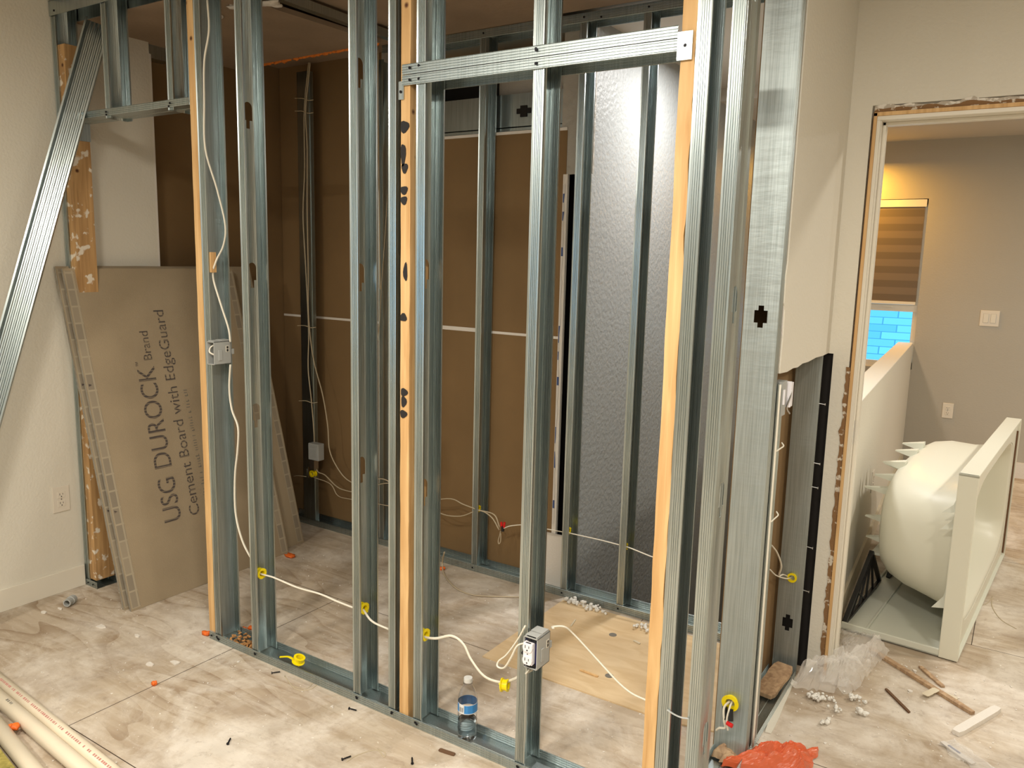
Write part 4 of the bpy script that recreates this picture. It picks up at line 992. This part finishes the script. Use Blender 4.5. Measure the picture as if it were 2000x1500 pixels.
bx = device_box(-1.141, -1.093, FY-.028, FY+.045, .365, .462, 'grey electrical box with a white duplex receptacle on a front wall stud')
MB().box((-1.138, FY-.018, .368), (-1.096, FY-.014, .459)).build('backing', 'boxin', bx)
rc = MB()
xc, yf, zc = -1.121, FY-.036, .4135
for s_ in (1, -1):
    cz = zc+s_*.0195; pts = []
    for k in range(20):
        t_ = 2*math.pi*k/20; pts.append((xc+.0165*math.cos(t_), cz+max(-.0135, min(.0135, .0168*math.sin(t_)))))
    rc.prism(pts, yf-.003, yf+.008, 0, 'y')
rc.box((xc-.0155, yf, zc-.033), (xc+.0155, yf+.018, zc+.033))
ro = rc.build('receptacle', 'outlet', bx, bevel=.0012)
sl = MB()
for s_ in (1, -1):
    cz = zc+s_*.0195
    sl.box((xc-.0075, yf-.0036, cz-.001), (xc-.0055, yf-.0028, cz+.008)).box((xc+.0050, yf-.0036, cz), (xc+.0068, yf-.0028, cz+.007)).cyl((xc, yf-.0036, cz-.007), (xc, yf-.0028, cz-.007), .0024, 10)
sl.cyl((xc, yf-.001, zc), (xc, yf+.001, zc), .0018, 8)
sl.build('slots', 'slot', ro); ro.children[0].matrix_parent_inverse = Matrix.Identity(4); ro.children[0].location = (0, 0, 0)
yk = MB().box((xc-.010, yf+.012, zc+.033), (xc+.020, yf+.014, zc+.052)).box((xc-.010, yf+.012, zc-.052), (xc+.020, yf+.014, zc-.033)).cyl((xc, yf+.009, zc+.042), (xc, yf+.013, zc+.042), .005, 10).cyl((xc, yf+.009, zc-.042), (xc, yf+.013, zc-.042), .005, 10)
yk.build('yoke', 'screw', bx)
MB().cyl((xc-.022, yf+.006, zc-.006), (xc-.012, yf+.006, zc-.002), .0045, 8).cyl((xc-.018, yf+.004, zc-.002), (xc-.018, yf+.014, zc-.002), .004, 8).build('terminal_screw', 'screw', bx)
bx2 = device_box(-2.573, -2.530, FY-.022, FY+.055, 1.128, 1.215, 'grey electrical box with an open front on the corner stud')
MB().box((-2.570, FY+.01, 1.131), (-2.533, FY+.012, 1.212)).build('backing', 'slot', bx2)  # near-black plate painted for the shade inside the open box
MB().tube([(-2.56, FY+.0, 1.20), (-2.565, FY-.012, 1.19), (-2.558, FY-.02, 1.175), (-2.545, FY-.01, 1.165)], .003, 6).build('wire_end', 'cable', bx2)
q = MB().box((-3.315, BY-.05, .405), (-3.235, BY-.004, .50)); e = q.build('electrical_box', 'box', bevel=.004); tag(e, 'grey electrical box in the dark back corner of the closet', 'electrical box')
MB().box((-3.30, BY-.053, .425), (-3.25, BY-.05, .48)).build('cover', 'box', e)
MB().box((-3.315, BY-.04, .35), (-3.28, BY-.006, .40)).build('bracket', 'screwz', e)
# switch remnant on the side wall
e = empty('electrical_box', (SX, 2.43, 1.15)); tag(e, 'broken grey switch box hanging below the cut drywall of the side wall', 'electrical box'); bpy.context.view_layer.update()
MB().box((SX-.02, 2.405, 1.10), (SX+.006, 2.455, 1.205)).build('shell', 'box', e)
MB().box((SX+.006, 2.418, 1.135), (SX+.010, 2.428, 1.18)).build('nail_boss', 'outlet', e)
MB().box((SX-.004, 2.470, 1.12), (SX+.016, 2.476, 1.20)).box((SX-.002, 2.485, 1.12), (SX+.014, 2.505, 1.195)).build('switch_body', 'outlet', e, bevel=.001)
MB().tube([(SX+.01, 2.478, 1.19), (SX+.016, 2.472, 1.16), (SX+.008, 2.466, 1.12), (SX+.012, 2.49, 1.098)], .0025, 6).build('strap', 'screwz', e)
def wall_plate(c, u, nrm, lb, kind='outlet', wd=.075, ht=.118):
    c = Vector(c); u = Vector(u).normalized(); n_ = Vector(nrm).normalized(); z = Vector((0, 0, 1))
    name = {'outlet': 'wall_outlet', 'rocker': 'light_switch'}[kind]
    e = empty(name, tuple(c)); tag(e, lb, 'outlet' if kind == 'outlet' else 'light switch'); bpy.context.view_layer.update()
    def bxx(q, u0, u1, z0, z1, d0, d1, mi=0):
        vs_ = [c+u*a+z*b+n_*d for d in (d0, d1) for a, b in ((u0, z0), (u1, z0), (u1, z1), (u0, z1))]
        q.add(vs_, [(0, 3, 2, 1), (4, 5, 6, 7), (0, 1, 5, 4), (1, 2, 6, 5), (2, 3, 7, 6), (3, 0, 4, 7)], mi)
    q = MB(); bxx(q, -wd/2, wd/2, -ht/2, ht/2, 0, .006); q.build('plate', 'plate', e, bevel=.002)
    if kind == 'outlet':
        q = MB()
        for s_ in (1, -1):
            bxx(q, -.017, .017, s_*.02-.0145, s_*.02+.0145, .006, .008)
        r_ = q.build('receptacle', 'plate', e, bevel=.004)
        q = MB()
        for s_ in (1, -1):
            cz = s_*.02
            bxx(q, -.0078, -.0058, cz-.001, cz+.008, .0078, .0085); bxx(q, .0052, .007, cz, cz+.007, .0078, .0085); bxx(q, -.002, .002, cz-.010, cz-.005, .0078, .0085)
        bxx(q, -.002, .002, -.002, .002, .006, .0075)
        q.build('slots', 'slot', e)
    else:
        for s_ in (-1, 1):
            q = MB(); bxx(q, s_*.024-.0165, s_*.024+.0165, -.033, .033, .006, .009); q.build('rocker', 'trim', e, bevel=.001)
            q = MB(); bxx(q, s_*.024-.018, s_*.024+.018, -.0345, .0345, .0055, .0065); q.build('rocker_gap', 'box', e)
wall_plate((XL, 1.803, .432), (0, 1, 0), (1, 0, 0), 'white duplex outlet on the left wall above the baseboard')
wall_plate((-.46, YF, .455), (1, 0, 0), (0, -1, 0), 'white duplex outlet low on the grey bedroom wall')
wall_plate((-.252, YF, 1.188), (1, 0, 0), (0, -1, 0), 'white double rocker switch on the grey bedroom wall', 'rocker', .125, .118)
kd = (a1-a0).normalized(); kp = a0+kd*1.35
wall_plate((kp.x+.0, kp.y, .40), (kd.x, kd.y, 0), (-q_.x if False else kd.y, -kd.x, 0), 'white duplex outlet on the knee wall beside the tub')

# ------------------------------------------------------------------ water bottle in the track
bc = (-1.392, FY+.048, .0035)
e = empty('water_bottle', bc); tag(e, 'clear plastic water bottle with a blue label standing in the front floor track', 'bottle'); bpy.context.view_layer.update()
pr = [(.001, .006), (.012, .004), (.024, .0), (.029, .004), (.0315, .014), (.0305, .03), (.0318, .038), (.0295, .045), (.0315, .052), (.0292, .060), (.0312, .068), (.0295, .075), (.031, .083), (.0315, .09),
      (.0318, .098), (.0318, .132), (.0315, .140), (.0295, .152), (.024, .168), (.017, .182), (.0135, .188), (.0130, .192), (.0155, .193), (.0155, .195), (.0125, .196), (.0125, .205)]
MB().lathe(pr, bc, 36).build('body', 'pet', e, smooth=True, solid=.0006)
MB().lathe([(.0005, .0075)]+[(r_-.0012, z_) for r_, z_ in pr[2:11]]+[(.0005, .068)], bc, 36).build('water', 'water', e, smooth=True)
MB().lathe([(.0005, .2105), (.0135, .2105), (.0142, .209), (.0142, .197), (.0005, .197)], bc, 24).build('cap', 'cap', e)
lb_ = MB(); lb_.lathe([(.0321, .100), (.0321, .131)], bc, 48); lo = lb_.build('label', ['labelb', 'labelw'], e, smooth=True)
for p_ in lo.data.polygons:
    c = p_.center; a_ = math.degrees(math.atan2(c.y-bc[1]+0, c.x-bc[0]))
    if -112 < a_ < -78: p_.material_index = 1
br = MB()
for k, a_ in enumerate((-108, -105.5, -101, -98.5, -96, -91, -88, -85, -82)):
    t1, t2 = math.radians(a_), math.radians(a_+(1.6 if k % 2 else .9))
    br.add([(bc[0]+.0324*math.cos(t_), bc[1]+.0324*math.sin(t_), bc[2]+z_) for t_, z_ in ((t1, .105), (t2, .105), (t2, .121), (t1, .121))], [(0, 1, 2, 3)])
br.build('barcode', 'slot', e)
ri = MB(); ri.lathe([(.0323, .1295), (.0323, .1315)], bc, 48); ri.lathe([(.0323, .0995), (.0323, .1015)], bc, 48); ri.build('label_edge', 'labelw', e)

# ------------------------------------------------------------------ bath tub lying on its apron side
tb = empty('bathtub', (-.114, 3.47, 0)); tag(tb, 'off-white bathtub tipped on its side on the floor beyond the doorway', 'bathtub'); bpy.context.view_layer.update()
TO = Vector((-.114, 3.47, .004)); TU = Vector((.119, 1.53, 0)).normalized(); TW = Vector((-TU.y, TU.x, 0)); TV = Vector((0, 0, 1))
def T(u, v, w_): return TO+TU*u+TV*v+TW*w_
NR = 56
def ring(w_, u0, u1, v0, v1, n_):
    out = []
    for k in range(NR):
        t_ = 2*math.pi*k/NR; c_, s_ = math.cos(t_), math.sin(t_)
        out.append(T((u0+u1)/2+(u1-u0)/2*math.copysign(abs(c_)**(2/n_), c_), (v0+v1)/2+(v1-v0)/2*math.copysign(abs(s_)**(2/n_), s_), w_))
    return out
rings = [ring(0, .075, 1.46, .075, .69, 5), ring(.012, .085, 1.45, .085, .68, 5), ring(.06, .10, 1.44, .10, .672, 4.4), ring(.15, .135, 1.425, .112, .662, 4), ring(.25, .17, 1.41, .12, .672, 3.6),
         ring(.32, .22, 1.39, .135, .66, 3.4), ring(.36, .27, 1.36, .16, .635, 3.2), ring(.385, .36, 1.30, .21, .58, 3)]
sb_ = MB()
for r_ in rings: sb_.v += [tuple(p_) for p_ in r_]
for i in range(len(rings)-1):
    for k in range(NR): sb_.f.append((i*NR+k, i*NR+(k+1) % NR, (i+1)*NR+(k+1) % NR, (i+1)*NR+k)); sb_.mi.append(0)
sb_.f.append(tuple((len(rings)-1)*NR+k for k in range(NR))); sb_.mi.append(0)
ob = sb_.build('basin', 'tub', tb, smooth=True, solid=.008)
# rim deck with hole
bm = bmesh.new(); es = []
for loop in ([T(0, 0, 0), T(1.53, 0, 0), T(1.53, .76, 0), T(0, .76, 0)], rings[0]):
    vs_ = [bm.verts.new(v) for v in loop]; es += [bm.edges.new((vs_[k], vs_[(k+1) % len(vs_)])) for k in range(len(vs_))]
bmesh.ops.triangle_fill(bm, edges=es, use_beauty=True)
me = D.meshes.new('rim'); bm.to_mesh(me); bm.free(); me.materials.append(M['tub'])
orim = D.objects.new('rim', me); C.objects.link(orim); orim.parent = tb; orim.matrix_parent_inverse = Matrix.Translation(-tb.location)
md = orim.modifiers.new('s', 'SOLIDIFY'); md.thickness = .008; md.offset = 0
def tbox(q, u0, u1, v0, v1, w0, w1, mi=0):
    vs_ = [T(u, v, w_) for w_ in (w0, w1) for u, v in ((u0, v0), (u1, v0), (u1, v1), (u0, v1))]
    q.add(vs_, [(0, 3, 2, 1), (4, 5, 6, 7), (0, 1, 5, 4), (1, 2, 6, 5), (2, 3, 7, 6), (3, 0, 4, 7)], mi)
q = MB(); tbox(q, -.004, .008, 0, .764, -.018, .052); tbox(q, 1.522, 1.534, 0, .764, -.018, .052); tbox(q, -.004, 1.534, .752, .764, -.018, .052)
q.build('rim_lip', 'tub', tb, bevel=.003)
q = MB()
tbox(q, 0, 1.53, 0, .010, -.018, .43); tbox(q, 0, .012, 0, .032, 0, .43); tbox(q, .0, 1.53, .010, .018, .33, .34); tbox(q, 0, 1.53, .0, .022, .424, .434); tbox(q, .035, .045, .008, .014, .06, .42)
q.build('apron', 'tubraw', tb, bevel=.003)
q = MB(); tbox(q, 1.500, 1.512, .02, .70, -.012, .0, 0); q.build('edge_crack', 'rust', tb)
# torn fibreglass flags behind the rim
q = MB()
for v0, hh in ((.60, .06), (.53, .07), (.20, .10)):
    q.add([T(.02, v0, .05), T(.02, v0+hh, .05), T(.035, v0-.015, .10), T(.03, v0+hh*.45, .060)], [(0, 1, 3), (0, 3, 2)])
q.build('torn_flap', 'tubraw', tb, solid=.004)
# fins under the floor of the tub
for u, v, L in ((.50, .64, .0), (.60, .61, .01), (.45, .585, .02), (.41, .53, .05), (.39, .40, .03), (.40, .30, .02), (.75, .65, .0), (.9, .66, .0), (.8, .2, .03), (1.1, .2, .03)):
    b0 = T(u, v-.022, .335); b1 = T(u, v+.022, .335); t0_ = T(u-.005, v+.004, .43+L); t1_ = T(u-.005, v+.008, .43+L)
    th = TU*.004; w2 = TU*.05
    q = MB().add([b0-th, b1-th, t1_-th, t0_-th, b0+w2, b1+w2, t1_+w2*.3, t0_+w2*.3], [(0, 1, 2, 3), (7, 6, 5, 4), (0, 4, 5, 1), (1, 5, 6, 2), (2, 6, 7, 3), (3, 7, 4, 0)])
    q.build('support_fin', 'tubraw', tb)
q = MB(); tbox(q, .42, .62, .215, .226, .34, .43); q.build('floor_flange', 'tubraw', tb, bevel=.003)
def foot(u0, u1, ua, va, w_, full=True):
    q = MB(); A_ = T(u0, .012, w_); B_ = T(u1, .03, w_-.01); P_ = T(ua, va, w_-.005)
    q.bar(A_, P_, .018, .014); q.bar(B_, P_, .018, .012); q.bar(A_, B_, .016, .012)
    if full:
        for f_ in (.2, .4, .6, .8): q.bar(P_, A_.lerp(B_, f_), .009, .008)
        q.bar(A_.lerp(P_, .45), A_.lerp(B_, .55), .006, .006)
    q.build('foot_bracket', 'black', tb)
foot(.02, .60, .40, .235, .425); foot(.72, .86, .84, .13, .40, False)
# drain label inside the basin's far end
q = MB(); cc = T(1.415, .385, .17); s1 = TW; n_ = 24
q.v = [tuple(cc-TU*.004)]+[tuple(cc-TU*.004+(s1*math.cos(2*math.pi*k/n_)+TV*math.sin(2*math.pi*k/n_))*.036) for k in range(n_)]
q.f = [(0, 1+k, 1+(k+1) % n_) for k in range(n_)]; q.mi = [0]*n_
q.build('drain_sticker', 'labelw', tb)

# ------------------------------------------------------------------ films on the floor
def film(name, poly, h, mt, lb, seed, res=34, z0=.004, cat='plastic film'):
    """crumpled sheet inside a four-sided outline on the floor"""
    a_, b2, c_, d_ = [Vector((*p_, 0)) for p_ in poly]; q = MB()
    for i in range(res+1):
        for j in range(res+1):
            s_, t_ = i/res, j/res; p_ = a_.lerp(b2, s_).lerp(d_.lerp(c_, s_), t_)
            e_ = min(1, 5*min(s_, 1-s_, t_, 1-t_)); nz = noise.fractal(Vector((p_.x*9, p_.y*9, seed)), .8, 2.2, 5); rz = abs(noise.noise(Vector((p_.x*26, p_.y*26, seed+5))))
            jx = .02*noise.noise(Vector((s_*4, t_*4, seed+9)))
            q.v.append((p_.x+jx, p_.y+jx*.7, z0+max(0, h*e_**.5*(.55+.6*nz)+h*.35*rz)))
    for i in range(res):
        for j in range(res):
            k = i*(res+1)+j; q.f.append((k, k+1, k+res+2, k+res+1)); q.mi.append(0)
    return tag(q.build(name, mt, smooth=False), lb, cat)
film('plastic_film', [(-.60, 2.86), (-.40, 2.95), (-.33, 3.40), (-.56, 3.03)], .12, 'film', 'crumpled clear plastic film on the floor against the doorway jamb', 2)
film('plastic_film', [(-.52, 2.98), (-.42, 3.0), (-.40, 3.5), (-.535, 3.5)], .05, 'film', 'clear plastic film trailing through the doorway beside the tub', 6)
film('plastic_wrapper', [(-.66, 2.27), (-.42, 2.36), (-.42, 2.53), (-.58, 2.40)], .075, 'orfilm', 'crumpled orange plastic wrapper at the bottom edge beside the corner stud', 3, cat='wrapper')
film('plastic_wrapper', [(-.70, 2.30), (-.63, 2.28), (-.60, 2.40), (-.66, 2.40)], .05, 'woodsc', 'brown paper scrap beside the orange wrapper', 13, 14, cat='wrapper')
film('plastic_wrapper', [(-.11, 2.80), (.03, 2.69), (.07, 2.74), (-.06, 2.87)], .016, 'film', 'clear wrapper with a printed strip at the bottom right corner', 4, 22, cat='wrapper')
stick((-.095, 2.815, .008), (.0, 2.735, .010), .020, .003, 'tape', 'printed_strip', 'white and blue printed strip inside the clear wrapper', 'printed strip')
stick((-.075, 2.800, .0115), (-.04, 2.77, .0125), .008, .0008, 'tapeblue', 'printed_strip', 'blue bar lying on the printed strip', 'printed strip')
# zinc screws bridging the gap beside the last stud
for z, lb in ((1.06, 'topmost'), (.84, 'second'), (.75, 'third'), (.52, 'fourth'), (.35, 'fifth')):
    q = MB().cyl((-.609, 2.976, z), (-.583, 2.976, z-.002), .0018, 8).cyl((-.583, 2.976, z-.002), (-.5815, 2.976, z-.002), .0045, 10)
    tag(q.build('zinc_screw', 'screwz'), lb+' pale screw sticking out beside the last side wall stud', 'screw', 'pale screws by the doorway')
struct(MB().box((-.70, 3.074, 0), (-.5855, 3.10, 1.234)).build('wall_gap_shade', 'dark'))  # black sheet set in the gap to paint its shade
